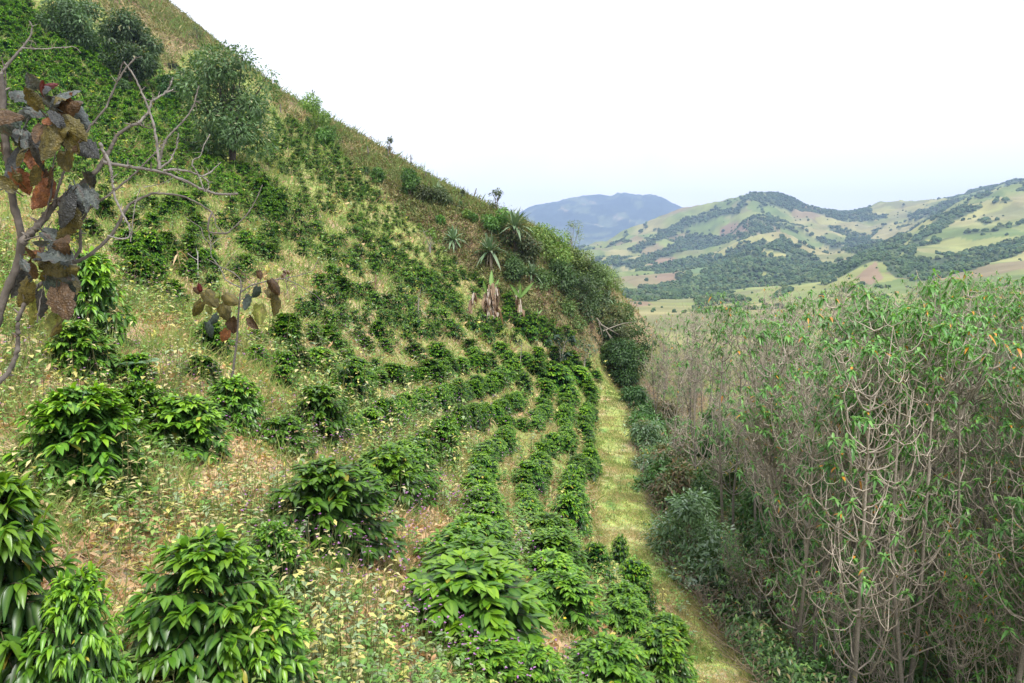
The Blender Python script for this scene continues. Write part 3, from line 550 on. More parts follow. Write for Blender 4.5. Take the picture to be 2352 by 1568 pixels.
# small purple flowers on thin stalks
mb = MB(); x, y, z, d = polar(5200, 7, 34, -44, 6); g = fbm(x / 2.4, y / 2.4, 63); k = (g > .53) & (x < 1.5) & (zone_weights(x, y, z)[1] < .2); x, y, z, d = x[k], y[k], z[k], d[k]; n = len(x)
ht = (.4 + .012 * d) * rng.uniform(.6, 1.3, n); b0 = np.stack([x, y, z], -1); tp = b0 + np.stack([rng.normal(0, .1, n), rng.normal(0, .1, n), ht], -1)
tubes(mb, np.stack([b0, (b0 + tp) / 2 + rng.normal(0, .03, (n, 3)), tp], 1), np.stack([.003 + 0 * x, .002 + 0 * x, .0015 + 0 * x], -1), np.array([.2, .22, .1]), 3)
i = np.repeat(np.arange(n), 6); a = rng.uniform(0, 6.28, len(i)); L = (.013 + .0011 * d[i]) * rng.uniform(.6, 1.3, len(i))
leaves(mb, tp[i], np.stack([np.cos(a), np.sin(a), rng.uniform(-.1, .8, len(a))], -1), UP, L, L * .8, mix(np.array([.42, .12, .42]), np.array([.50, .28, .55]), rng.random(len(i))), 'diamond', droop=.1, fold=.1)
tag(mb.obj('wildflowers', M_leaf), 'tiny purple wildflowers on thin stalks across the weedy slope', None, None, 'stuff')

# ------------------------------------------------------------------ general shrubs and trees
def plant_meshes(seed, Hh, Rr, nclump, nleaf, lf, cols, mat=None, trunk_h=.0, stems=3, tpl='diamond', wr=.45, flat=.8, hang=.1, clump=.38, trunk_r=.05, accent=None, airy=0, barkcol=(.16, .12, .085)):
    """(trunk mesh, crown mesh): leaves spread through overlapping clumps, limbs reach every clump"""
    r = np.random.default_rng(seed); f = MB(); w = MB(); cols = np.asarray(cols, float)
    ch = Hh - trunk_h; cc = []
    for i in range(nclump):
        a = i * 2.399 + r.normal(0, .4); q = math.sqrt((i + .5) / nclump); zz = r.uniform(-.9, 1) ; rad = math.sqrt(max(.05, 1 - zz * zz * .85)) * q
        cc.append((Rr * (1 - clump * .6) * rad * math.cos(a), Rr * (1 - clump * .6) * rad * math.sin(a), trunk_h + ch * (.5 + .5 * (1 - clump * .5) * zz)))
    cc = np.array(cc); cr = Rr * clump * r.uniform(.7, 1.25, nclump)
    for s in range(stems):
        b = np.array([r.normal(0, .06 * Rr) * (stems > 1), r.normal(0, .06 * Rr) * (stems > 1), -.15]); top = np.array([r.normal(0, .15) * Rr, r.normal(0, .15) * Rr, trunk_h + ch * .55])
        ml = smoothline([b, b * .4 + top * .6 + r.normal(0, .05 * Rr, 3), top], 7); tubes(w, ml, np.linspace(trunk_r, trunk_r * .45, 7), np.array(barkcol), 6)
        for j in range(s, nclump, stems):
            k0 = r.integers(2, 6); st = ml[k0]; en = cc[j]; md = (st + en) / 2 + np.array([0, 0, .12 * Hh * r.uniform(-.3, .6)]) + r.normal(0, .04 * Rr, 3)
            tubes(w, smoothline([st, md, en], 5), np.linspace(trunk_r * .45, trunk_r * .1, 5), np.array(barkcol), 4)
            for _ in range(2):
                e2 = en + r.normal(0, .5, 3) * cr[j]; tubes(w, np.array([(st + en) / 2 * .3 + en * .7, (en + e2) / 2 + r.normal(0, .03, 3), e2]), np.array([trunk_r * .14, trunk_r * .1, trunk_r * .05]), np.array(barkcol), 3)
    per = np.maximum(8, (nleaf * cr ** 2 / (cr ** 2).sum()).astype(int)); ci = np.repeat(np.arange(nclump), per); n = len(ci)
    dd = nrm(r.normal(0, 1, (n, 3))); rr = r.uniform(.35 if not airy else .1, 1.12, n) ** .6
    P = cc[ci] + dd * (cr[ci] * rr)[:, None] * np.array([1, 1, flat]); P += r.normal(0, .05, P.shape) * cr[ci][:, None]
    D = nrm(dd + r.normal(0, .7, (n, 3)) - np.array([0, 0, hang])); ctint = r.uniform(.75, 1.25, nclump)
    k = r.integers(0, len(cols), n); c = cols[k] * (ctint[ci] * r.uniform(.7, 1.3, n))[:, None]
    if accent is not None:
        m = (r.random(n) < accent[1]) & (dd[:, 2] > -.2); c[m] = np.asarray(accent[0]) * r.uniform(.8, 1.2, m.sum())[:, None]
    L = lf * r.uniform(.6, 1.4, n); leaves(f, P, D, nrm(dd + UP * .6), L, L * wr, c, tpl, droop=.25, fold=.2)
    return w.mesh('trunk', M_bark), f.mesh('crown', mat or M_leaf)
def plant(name, ms, loc, sc, label, cat, group=None, names=('trunk', 'crown')):
    return place(name, list(zip(names, ms)), loc, sc, rng.uniform(0, 6.28), label, cat, group)
G1 = [(.035, .10, .025), (.05, .13, .03), (.028, .08, .025)]          # deep green
G2 = [(.078, .145, .052), (.11, .185, .075), (.052, .105, .036)]         # grey green
G3 = [(.13, .22, .04), (.17, .25, .05), (.09, .18, .04)]              # yellow green
G4 = [(.07, .16, .03), (.10, .20, .035), (.05, .12, .028)]            # fresh green
# hillside trees: foot pixel, crown width and height in photograph pixels
def hill_plant(name, u, v, wpx, hpx, label, cat, group=None, sink=.1, **k):
    p = hit(u, v)
    if p is None: return
    s = p[1] / FPX; Hh = hpx * s; Rr = wpx * s / 2
    ms = plant_meshes(int(u * 7 + v), Hh, Rr, **k); return plant(name, ms, (p[0], p[1], H(p[0], p[1]) - sink), 1, label, cat, group)
TR = 'broad trees on the coffee hillside'
hill_plant('hillside_tree', 532, 388, 240, 268, 'big spreading grey green tree with cream blossom at the top edge of the pale slope', 'tree', TR, nclump=38, nleaf=15000, lf=.34, cols=G2, trunk_h=1.2, stems=3, clump=.33, trunk_r=.2, accent=((.34, .34, .2), .05), wr=.36, barkcol=(.05, .042, .035))
hill_plant('hillside_tree', 302, 205, 130, 160, 'round dark tree standing alone in the coffee below the ridge', 'tree', TR, nclump=24, nleaf=9000, lf=.36, cols=[(.06, .11, .045), (.085, .14, .065)], trunk_h=1.2, stems=2, clump=.33, trunk_r=.16, accent=((.30, .28, .15), .05), barkcol=(.05, .042, .035))
hill_plant('hillside_tree', 178, 120, 130, 115, 'soft grey green tree at the upper edge of the dense coffee', 'tree', TR, nclump=22, nleaf=7500, lf=.36, cols=[(.085, .15, .065), (.11, .18, .085)], trunk_h=.8, stems=2, clump=.36, trunk_r=.14)
hill_plant('hillside_tree', 388, 245, 58, 72, 'small dark round tree beneath the big spreading tree, upslope left of it', 'tree', TR, nclump=12, nleaf=2600, lf=.3, cols=G1, trunk_h=.6, stems=1, clump=.42, trunk_r=.1)
hill_plant('hillside_tree', 282, 215, 40, 38, 'little grey green tree below the round dark tree', 'tree', TR, nclump=8, nleaf=1200, lf=.28, cols=G2, trunk_h=.3, stems=1, clump=.45, trunk_r=.08)
SB = 'shrubs below the ridge line'
for u, v, w, h, lab, cols, cl in (
    (465, 160, 62, 42, 'bright green shrub behind the top of the big spreading tree', G3, .4),
    (722, 308, 105, 78, 'wide yellow green shrub at the top corner of the dark coffee rows', G3, .38),
    (752, 330, 60, 40, 'dark shrub at the skirt of the wide yellow green shrub', G4, .42),
    (868, 424, 30, 40, 'narrow bright shrub standing alone beside the end of the dark rows', G4, .5),
    (942, 452, 52, 66, 'tall feathery shrub with yellow sprigs on the bare bank', G4, .42),
    (975, 462, 50, 40, 'low tangled shrub right of the tall feathery shrub', [(.07, .10, .04), (.10, .12, .05)], .45),
    (1010, 470, 60, 34, 'dull green shrub under the spiky plant on the bank', [(.06, .09, .035), (.09, .12, .05)], .45),
    (838, 400, 22, 14, 'tiny shrub on straw above the narrow bright shrub', G2, .5),
    (1140, 535, 70, 60, 'soft light green shrub just above the largest spiky plant', G4, .4),
    (1075, 500, 26, 20, 'light green shrub on the bare bank crest', G3, .5),
    (1012, 512, 20, 18, 'small round light shrub on bare purple soil', G4, .5),
    (1088, 508, 20, 16, 'second small round shrub on the bare purple soil', G4, .5),
    (352, 158, 46, 34, 'pale green shrub on the slope right of the round dark tree', [(.12, .18, .07), (.15, .21, .08)], .45),
    (425, 190, 40, 28, 'pale shrub left of the crown of the big spreading tree', [(.10, .16, .06), (.13, .19, .08)], .45),
    (262, 95, 60, 34, 'pale shrub between the two upper hillside trees', [(.11, .16, .07), (.14, .19, .08)], .45),
    (400, 160, 26, 14, 'dark little shrub beside a shady hollow in the scrub', [(.03, .04, .025), (.05, .06, .03)], .5)):
    hill_plant('slope_shrub', u, v, w, h, lab, 'shrub', SB, nclump=9, nleaf=int(900 + w * 22), lf=.26, cols=cols, stems=3, clump=cl, trunk_r=.04)
# silhouettes on the skyline
SK = 'little trees on the skyline'
for u, v, w, h, lab in ((452, 90, 34, 36, 'small dark bush and sprig alone on the highest skyline'), (718, 262, 28, 60, 'spindly ragged tree on the skyline above the wide shrub'), (792, 292, 18, 40, 'thin sprig of a tree on the skyline right of the spindly one'),
                        (862, 330, 26, 26, 'low sparse bush on the skyline halfway down'), (895, 352, 22, 40, 'thin leafless sapling on the skyline by the fence'), (1140, 488, 44, 56, 'wispy twiggy bush on the skyline above the bare bank'), (1062, 455, 10, 26, 'dead stick like sapling on the crest of the bank')):
    hill_plant('skyline_tree', u, v + 3, w, h, lab, 'small tree', SK, nclump=7, nleaf=260, lf=.26, cols=[(.07, .10, .05), (.10, .13, .07)], stems=2, clump=.34, trunk_r=.05, airy=1, trunk_h=.5)
# fence posts
def post_mesh(seed, h):
    m = MB(); r = np.random.default_rng(seed); tubes(m, smoothline([(0, 0, -.3), (r.normal(0, .03), 0, h * .5), (r.normal(0, .05), r.normal(0, .04), h)], 5), np.array([.085, .08, .075, .07, .05]), np.array([.13, .12, .11]), 6); return m.mesh('post', M_bark)
for i, (u, v, h, lab) in enumerate(((944, 384, 30, 'dark wooden fence post standing clear against the sky'), (978, 412, 20, 'shorter fence post right of the skyline post'), (645, 266, 28, 'grey fence post at the top of the dark coffee rows'), (846, 358, 24, 'fence post on the slope above the narrow bright shrub'), (892, 362, 26, 'pale fence post behind the leafless sapling'), (1086, 458, 28, 'leaning fence post on the crest above the bare bank'))):
    p = hit(u, v + 2)
    if p is None: continue
    o = bpy.data.objects.new('fence_post', post_mesh(i, h * p[1] / FPX)); C.objects.link(o); o.location = (p[0], p[1], H(p[0], p[1])); o.rotation_euler = (0, .0 if i != 5 else .35, 0); tag(o, lab, 'fence post', 'old fence posts along the ridge')
# low scrub blanketing the ridge
mb = MB(); n = 0; spots = []
x, y, z, d = polar(60000, 55, 150, -42, 6); rw, _, _ = zone_weights(x, y, z); g = fbm(x / 6, y / 6, 12); k = (rw > .5) & inside(x, y) & (g > .33); x, y, z, g = x[k], y[k], z[k], g[k]; n = len(x)
per = 9; i = np.repeat(np.arange(n), per); sz = rng.uniform(.12, .5, n) * (.6 + g) * np.where(rng.random(n) < .09, 2.0, 1) * np.where(rng.random(n) < .03, 1.9, 1); dd = nrm(rng.normal(0, 1, (n * per, 3))); dd[:, 2] = np.abs(dd[:, 2])
P = np.stack([x, y, z], -1)[i] + dd * (sz[i] * rng.uniform(.3, 1.1, n * per))[:, None]
sc_ = np.array([(.12, .14, .05), (.17, .18, .07), (.08, .11, .04), (.21, .19, .09), (.14, .10, .06), (.20, .24, .09)]); cc = sc_[rng.integers(0, 6, n)][i] * rng.uniform(.7, 1.25, n * per)[:, None]
leaves(mb, P, dd + rng.normal(0, .6, dd.shape), UP, .30 * rng.uniform(.6, 1.3, n * per), .12, cc, 'diamond', droop=.3, fold=.2)
tag(mb.obj('hillside_scrub', M_scrub), 'olive and brown heathy scrub covering the ridge', None, None, 'stuff')

# ------------------------------------------------------------------ spiky agave-like plants
def agave_meshes(seed, n, L, hang):
    r = np.random.default_rng(seed); f = MB(); d = MB(); w = MB(); th = .30 * L
    a = np.arange(n) * 2.399 + r.normal(0, .1, n); e = np.linspace(1.35, -.15, n) + r.normal(0, .08, n)
    P = np.stack([.05 * L * np.cos(a), .05 * L * np.sin(a), th + .05 * np.sin(e)], -1); D = np.stack([np.cos(a) * np.cos(e), np.sin(a) * np.cos(e), np.sin(e)], -1)
    c = mix(np.array([.09, .17, .075]), np.array([.21, .28, .17]), r.random(n))
    Ls = L * r.uniform(.75, 1.1, n); leaves(f, P, D, UP, Ls, Ls * .135, c, 'big', droop=np.clip(.55 - e * .3, .05, 1) * r.uniform(.5, 1.3, n), fold=.45)
    m = hang; a = r.uniform(0, 6.28, m); P = np.stack([.1 * L * np.cos(a), .1 * L * np.sin(a), th - .03 * L + 0 * a], -1); D = np.stack([.38 * np.cos(a), .38 * np.sin(a), -.8 + 0 * a], -1); Ls = L * r.uniform(.5, 1.0, m)
    leaves(d, P, D, np.stack([np.cos(a), np.sin(a), .3 + 0 * a], -1), Ls, Ls * .05, mix(np.array([.40, .36, .29]), np.array([.22, .18, .13]), r.random(m)), 'leaf', droop=.15, fold=.4)
    tubes(w, np.array([(0, 0, -.6 * L), (0, 0, 0), (0, 0, th)]), np.array([.1, .11, .1]) * L * .6, np.array([.12, .09, .06]), 7)
    return (('stem', w.mesh('stem', M_bark)), ('leaf_rosette', f.mesh('leaf_rosette', M_agave)), ('dead_leaves', d.mesh('dead_leaves', M_dryleaf)))
AG = [agave_meshes(i, 44, 1.0, 26) for i in range(3)]
for i, (u, v, w, h, lab) in enumerate(((1128, 612, 84, 130, 'largest spiky sword leaved plant with a skirt of white dead leaves hanging down the bank'), (1042, 566, 64, 70, 'spiky sword leaved plant standing alone on the straw slope'), (1182, 540, 84, 66, 'spiky plant on the skyline crest with folded drooping leaves'), (1008, 452, 46, 34, 'spiky plant high on the bank by the ridge'), (1036, 470, 24, 28, 'small left one of two little spiky plants on the bare bank'), (1058, 478, 26, 28, 'small right one of two little spiky plants on the bare bank'), (1220, 642, 56, 60, 'shaded spiky plant inside the thicket'), (1395, 700, 50, 50, 'narrow spiky plant low in the thicket by bare branches'), (1292, 672, 40, 40, 'spiky plant in the middle of the thicket'))):
    p = hit(u, v)
    if p is None: continue
    s = w * p[1] / FPX / 1.7
    if i == 2: p = at(u, v, 66)
    place('spiky_plant', AG[i % 3], (p[0], p[1], (H(p[0], p[1]) if i != 2 else p[2]) + s * (.35 if i in (0,) else .05)), s, rng.uniform(0, 6), lab, 'agave', 'spiky plants on the bank', (0, .15 if i in (0, 1) else 0))

# ------------------------------------------------------------------ banana plants
def banana(u, v, hpx, green, dead, label, lean=0.0, wid=1.0):
    p = hit(u, v)
    if p is None: return
    r = np.random.default_rng(int(u)); hh = hpx * p[1] / FPX; root = empty('banana_plant', (p[0], p[1], H(p[0], p[1]) - .05)); tag(root, label, 'banana plant', 'banana plants at the foot of the bank')
    w = MB()
    for s in range(1 if dead < 30 else 4):
        b = np.array([r.normal(0, .16 * (dead > 30)) * wid, r.normal(0, .1), 0]); tp = b + np.array([lean * hh, 0, hh * r.uniform(.5, .62)])
        tubes(w, smoothline([b, (b + tp) / 2, tp], 6), np.linspace(.11, .06, 6) * hh / 2.2, np.array([.30, .26, .14]), 7)
    w.obj('stem', M_bark, root)
    if dead:
        d = MB(); n = dead * 3; t = r.uniform(.15, .85, n); a = r.uniform(0, 6.28, n); P = np.stack([lean * hh * t + r.normal(0, .19 * wid * (dead > 30), n) + .06 * np.cos(a), .06 * np.sin(a), hh * t], -1); L = hh * r.uniform(.16, .40, n)
        D = np.stack([np.cos(a) * .3, np.sin(a) * .3, -1 + 0 * a], -1); c = mix(np.array([.34, .25, .17]), np.array([.15, .085, .05]), r.random(n)); c = np.where((r.random(n) < .3)[:, None], np.array([.48, .42, .36]), c)
        leaves(d, P, D, np.stack([np.cos(a), np.sin(a), .2 + 0 * a], -1), L, L * r.uniform(.12, .3, n), c, 'big', droop=.1, fold=.5, wave=.3); d.obj('dead_leaves', M_dryleaf, root)
    g = MB()
    for (dx, ez, L) in green:
        D = np.array([[math.sin(dx) * math.cos(ez) * 1.0, r.normal(0, .25), math.sin(ez)]]); P = np.array([[lean * hh * .6 + r.normal(0, .18 * (dead > 30)), 0, hh * .58]]); L = L * hh
        leaves(g, P, D, np.array([[0, -1, .3]]), L, L * .15, np.array([.14, .29, .08]), 'big', droop=.12, fold=.35, rib=((.35, .45, .15), .5))
    if green: g.obj('green_leaves', M_leaf, root)
banana(1128, 742, 112, [(.2, 1.45, .62), (-.6, 1.2, .4), (1.2, 1.2, .42), (1.0, .3, .22)], 46, 'largest banana clump, wrapped in hanging brown dead leaves', 0, 1.5)
banana(1070, 726, 66, [(-1.2, .9, .3)], 18, 'leaning dead banana stem with brown leaves, left of the largest clump', .35)
banana(1194, 738, 92, [(.6, 1.5, .45), (1.2, .9, .6), (-1.2, 1.0, .55), (.1, 1.2, .4)], 8, 'young banana plant with three upright green leaves')
banana(1234, 750, 44, [(1.2, .9, .6), (.2, 1.4, .5), (-1.0, .8, .3)], 4, 'smallest banana sucker with pale stem')

# ------------------------------------------------------------------ thicket on the spur
TH = 'shrubs of the thicket on the spur'
for (u, v, Y, w, h, lab, cols, lf, acc) in (
    (1255, 640, 70, 110, 112, 'tall yellow green bush crowning the thicket against the blue mountain', [(.08, .15, .03), (.12, .20, .04), (.15, .21, .045)], .28, None),
    (1320, 640, 73, 62, 62, 'arching bush leaning right from the crown of the thicket', [(.08, .13, .03), (.13, .17, .045)], .26, None),
    (1190, 625, 66, 72, 95, 'dark bush behind the largest spiky plant', [(.06, .09, .035), (.085, .11, .045)], .26, ((.16, .10, .06), .1)),
    (1170, 660, 64, 62, 70, 'leafy dark bush at the foot of the bank right of the spiky plant', [(.05, .10, .03), (.07, .12, .035)], .25, None),
    (1225, 690, 66, 80, 78, 'dense mid green bush low in the thicket', [(.06, .115, .03), (.08, .14, .04)], .25, None),
    (1285, 700, 68, 70, 95, 'dark green bush beneath the tall yellow green bush', [(.035, .075, .02), (.05, .095, .025)], .26, None),
    (1250, 738, 66, 85, 60, 'bush flecked with orange dead leaves at the thicket edge', [(.08, .12, .035), (.10, .14, .045)], .24, ((.36, .17, .04), .09)),
    (1330, 740, 69, 85, 110, 'dark shrub with a shadowy hollow under it', [(.045, .08, .03), (.065, .105, .04)], .26, None),
    (1300, 770, 66, 75, 75, 'light green round bush at the bottom of the thicket', [(.09, .16, .04), (.12, .20, .05)], .24, None),
    (1365, 735, 72, 60, 75, 'grey green shrub on the right flank of the thicket', [(.07, .11, .05), (.10, .14, .07)], .25, None),
    (1290, 835, 63, 45, 64, 'blue green broad leaved bush at the lower tip of the thicket', [(.035, .085, .045), (.05, .11, .055)], .32, None),
    (1385, 790, 70, 60, 40, 'dark glossy bush at the foot of the fallen branches', [(.04, .085, .025), (.06, .11, .03)], .28, None),
    (1345, 800, 68, 50, 32, 'small shrub under the fallen branches', [(.05, .09, .03), (.08, .12, .045)], .25, None),
    (1418, 742, 73, 60, 50, 'fresh green shrub right of the fallen branches', [(.08, .15, .04), (.12, .19, .05)], .25, None),
    (1425, 852, 66, 72, 62, 'broad dark bush closing the far end of the grass path', [(.045, .10, .028), (.06, .13, .035)], .26, None),
    (1452, 805, 68, 85, 80, 'big leafy bush above the far end of the grass path', [(.055, .11, .03), (.08, .15, .04)], .26, None),
    (1400, 828, 67, 46, 38, 'small bush on the bank just above the end of the path', [(.06, .12, .03), (.09, .15, .04)], .24, None),
    (1420, 800, 68, 55, 60, 'tangled dull bush where the thicket meets the grove', [(.08, .11, .04), (.11, .13, .06)], .24, None),
    (1360, 690, 72, 70, 80, 'mid green bush behind the dark shrub with the hollow', [(.07, .12, .035), (.10, .15, .05)], .25, None),
    (1400, 760, 71, 70, 60, 'bush with rusty leaves beside the fallen branches', [(.09, .12, .04), (.12, .14, .05)], .24, ((.30, .16, .06), .08)),
    (1215, 600, 68, 40, 50, 'bare purplish brown bush at the crest of the thicket', [(.12, .08, .06), (.15, .10, .08)], .2, None)):
    P = at(u, v, Y); s = Y / FPX; zb = min(P[2], float(H(P[0], P[1])) + .3) ; hh = P[2] + h * s - zb
    ms = plant_meshes(int(u * 3 + v), hh * 1.12, w * s / 2 * 1.3, 14, int(2200 + w * 34), lf, cols, stems=4, clump=.42, trunk_r=.05, accent=acc)
    plant('thicket_shrub', ms, (P[0], P[1], zb - .1), 1, lab, 'shrub', TH)
p = at(1392, 705, 76); plant('feathery_tree', plant_meshes(77, 92 * 76 / FPX, 54 * 76 / FPX, 16, 3800, .22, [(.13, .20, .05), (.17, .25, .07)], trunk_h=2.0, stems=4, clump=.36, trunk_r=.07, wr=.3), (p[0], p[1], min(p[2], H(p[0], p[1]))), 1, 'feathery pale green tree on thin stems at the end of the spur', 'tree')
p = at(1312, 640, 74); plant('wispy_tree', plant_meshes(78, 136 * 74 / FPX, 32 * 74 / FPX, 15, 620, .2, [(.18, .25, .10), (.22, .28, .13)], trunk_h=2.4, stems=1, clump=.26, trunk_r=.06, airy=1, wr=.3), (p[0], p[1], min(p[2], H(p[0], p[1]))), 1, 'tall wispy pale tree rising in front of the blue mountain', 'tree')
# fallen bare branches beside the thicket
mb = MB()
for ln in ([(1385, 760), (1430, 742), (1465, 738)], [(1380, 745), (1420, 768), (1470, 790)], [(1370, 730), (1400, 770), (1440, 815)], [(1390, 755), (1410, 790), (1422, 830)], [(1375, 740), (1385, 775), (1380, 805)]):
    tubes(mb, smoothline([at(u, v, 67 + .4 * k) for k, (u, v) in enumerate(ln)], 8), np.linspace(.07, .02, 8), np.array([.26, .23, .19]), 5)
tag(mb.obj('fallen_branches', M_twig), 'grey bare fallen branches tangled at the right foot of the thicket', 'dead branches')
# ------------------------------------------------------------------ grove of candelabra trees in the ravine
BRK = np.array([.21, .185, .155]); TWG = np.array([.40, .345, .285])
def arc(r, st, az, ln, rise, n=6):
    """branchlets leave nearly level and sweep upward"""
    t = np.linspace(0, 1, n); b_ = r.uniform(.25, .5); hz = ln * (t - b_ * t ** 2) / (1 - b_) * r.uniform(.55, .9); vz = ln * rise * (.28 * t + .72 * t ** 1.9) + ln * r.normal(0, .05) * np.sin(t * 5)
    return st + np.stack([np.cos(az) * hz, np.sin(az) * hz, vz], -1)
def grove_meshes(seed, Hh, leafy, low=.25):
    r = np.random.default_rng(seed); w = MB(); f = MB(); tips = []; B1 = []; B2 = []; B3 = []
    leaders = 1 if r.random() < .55 else 2
    fork = np.array([r.normal(0, .12), r.normal(0, .12), Hh * r.uniform(.2, .4)])
    b0 = np.array([0, 0, -.5]); tubes(w, smoothline([b0, fork * .5 + r.normal(0, .05, 3), fork], 7), np.linspace(.066, .052, 7), BRK, 7)
    for l in range(leaders):
        a = r.uniform(0, 6.28); sp_ = (.5 if leaders > 1 else .15); tp = fork + np.array([math.cos(a + l * 3) * sp_ * r.uniform(1, 2.2), math.sin(a + l * 3) * sp_ * r.uniform(1, 2.2), (Hh - fork[2]) * r.uniform(.88, 1)])
        md = fork * .5 + tp * .5 + r.normal(0, .18, 3); ml = smoothline([fork, md, tp], 14); tubes(w, ml, np.linspace(.051, .016, 14), np.linspace(0, 1, 14)[None, :, None] * (TWG - BRK) * .6 + BRK, 6)
        zlo = (Hh * low)
        nodes = np.sort(r.uniform(.0, 1, int(r.integers(8, 12)))); nodes[-1] = 1.0
        for q in nodes:
            i = q * 12.99; k = int(i); st = ml[k] * (1 - (i - k)) + ml[min(k + 1, 13)] * (i - k)
            if st[2] < zlo: continue
            a0 = r.uniform(0, 6.28); m = r.integers(3, 6); rel = (st[2] - zlo) / (Hh - zlo)
            for j in range(m):
                if r.random() < .12: continue
                az = a0 + j * 6.28 / m + r.normal(0, .25); L1 = r.uniform(.6, 1.35) * (1.15 - .5 * rel); c1 = arc(r, st, az, L1, r.uniform(.5, 1.25)); B1.append(c1)
                e1 = c1[-1]; a1 = r.uniform(0, 6.28); m2 = r.integers(2, 5)
                for h in range(m2):
                    az2 = a1 + h * 6.28 / m2 + r.normal(0, .3); c2 = arc(r, e1, az2, r.uniform(.25, .8), r.uniform(.7, 1.4), 5); B2.append(c2)
                    e2 = c2[-1]
                    if r.random() < .45:
                        a3 = r.uniform(0, 6.28); m3 = r.integers(2, 4)
                        for g in range(m3):
                            c3 = arc(r, e2, a3 + g * 6.28 / m3, r.uniform(.2, .45), r.uniform(.6, 1.1), 4); B3.append(c3); tips.append((c3[-1], rel))
                    else: tips.append((e2, rel))
    jit = lambda Bs: np.array(Bs) + r.normal(0, .012, np.array(Bs).shape)
    tubes(w, jit(B1), np.linspace(.021, .012, 6)[None], (BRK + TWG) / 2 * 1.02, 5); tubes(w, jit(B2), np.linspace(.012, .008, 5)[None], TWG, 4)
    if B3: tubes(w, jit(B3), np.linspace(.009, .006, 4)[None], TWG * 1.08, 4)
    P = np.array([t[0] for t in tips]); rel = np.array([t[1] for t in tips]); has = r.random(len(P)) < leafy * (.55 + .9 * rel ** 2)
    if has.sum() == 0: has[:2] = True
    P = P[has]; n = len(P); per = 10; i = np.repeat(np.arange(n), per); a = np.tile(np.arange(per) * 2.399, n) + r.normal(0, .3, n * per); e = np.tile(np.linspace(1.0, -.35, per), n) + r.normal(0, .15, n * per)
    D = np.stack([np.cos(a) * np.cos(e), np.sin(a) * np.cos(e), np.sin(e)], -1); L = r.uniform(.13, .27, n * per)
    c = mix(np.array([.055, .17, .035]), np.array([.15, .31, .075]), np.clip(np.tile(np.linspace(1, .1, per), n) + r.normal(0, .25, n * per), 0, 1)) * r.uniform(.8, 1.2, n * per)[:, None]
    c = np.where((r.random(n * per) < .035)[:, None], np.array([.50, .22, .03]), c)
    leaves(f, P[i] - D * .02 + np.stack([0 * a, 0 * a, -.06 * (1 - np.sin(e))], -1) * .5, D, UP, L, L * .27, c, 'leaf', droop=r.uniform(.3, 1.0, n * per), fold=.3)
    return w.mesh('trunk', M_twig), f.mesh('crown', M_grove)
GV = [grove_meshes(500 + i, 10.0, lf, .14 + .03 * (i % 4)) for i, lf in enumerate((.22, .46, .72, .14, .38, .62, .12, .32, .5, .85, .22, .64, .46, .16))]
GVH = [max(v.co.z for v in g[0].vertices) / 10 for g in GV]
GH = {True: [1, 2, 5, 8, 11, 12], False: [0, 3, 6, 7, 10, 13]}
GT = []; pts = []
def ok(x, y, dmin): return all((x - a) ** 2 + (y - b) ** 2 > dmin * dmin for a, b in pts)
tries = 0; GROVE = []
while tries < 9000 and len(pts) < 150:
    tries += 1; y = 12.0 * (72 / 12.0) ** rng.uniform(0, 1); x = rng.uniform(path_r(y) + 1.9, .80 * y + 5)
    if x > 40 or not ok(x, y, .85 + .018 * y): continue
    if y < 15 and x < 9.5: continue
    pts.append((x, y))
TOPV = [(1380, 750), (1450, 712), (1500, 692), (1560, 674), (1640, 660), (1700, 648), (1800, 664), (1900, 650), (1960, 618), (2050, 645), (2110, 632), (2180, 624), (2300, 615), (2400, 615)]
for n, (x, y) in enumerate(pts):
    z = float(H(x, y)); u, _ = proj((x, y, 0)); vt = np.interp(u, *zip(*TOPV)) - 16 + rng.normal(0, 12) + abs(rng.normal(0, 32)) * 1.0
    top = at(u, vt, y)[2]; hh = np.clip(top - z, 5.0, 12.8) * rng.uniform(.9, 1.0)
    right = u > 1950 + rng.normal(0, 160); k = GH[bool(right)][rng.integers(0, 6)] if rng.random() > .1 else 9
    hh /= GVH[k]; GT.append([float(u), y, k, (x, y, z), (hh / 10 * .95 + .1, hh / 10 * .95 + .1, hh / 10), bool(right)])
BANDS = ((0, 17, 'nearest'), (17, 23, 'second'), (23, 31, 'third'), (31, 42, 'fourth'), (42, 55, 'fifth'), (55, 99, 'farthest'))
def band(y): return [q[2] for q in BANDS if q[0] <= y < q[1]][0]
GT.sort(key=lambda q: q[0]); cb = {}
for u, y, k, loc, sc_, right in GT:
    bd = band(y); cb[bd] = cb.get(bd, 0) + 1
    kind_ = 'green leafed slender tree' if k in (2, 5, 9, 11) else 'sparsely leafed slender tree' if k in (1, 4, 7, 8, 12) else 'nearly bare slender tree'
    place('grove_tree', list(zip(('trunk', 'crown'), GV[k])), loc, sc_, rng.uniform(0, 6.28), '%s, %s from the path side in the %s rank of the grove' % (kind_, ordw(cb[bd]), bd), 'tree', 'slender candelabra trees of the grove', (rng.normal(0, .045), rng.normal(0, .045)))
YT = []
for n in range(134):
    y = 13 * (66 / 13) ** rng.uniform(0, 1) if n < 100 else rng.uniform(13, 23); x = rng.uniform(path_r(y) + 1.6, min(.8 * y + 4, 38)); z = float(H(x, y))
    if y < 15 and x < 9.5: continue
    k = (1, 8, 12, 5, 4, 7)[n % 6]; sc_ = rng.uniform(.35, .62); u, _ = proj((x, y, 0))
    YT.append((float(u), y, k, (x, y, z), sc_))
YT.sort(key=lambda q: q[0]); cb = {}
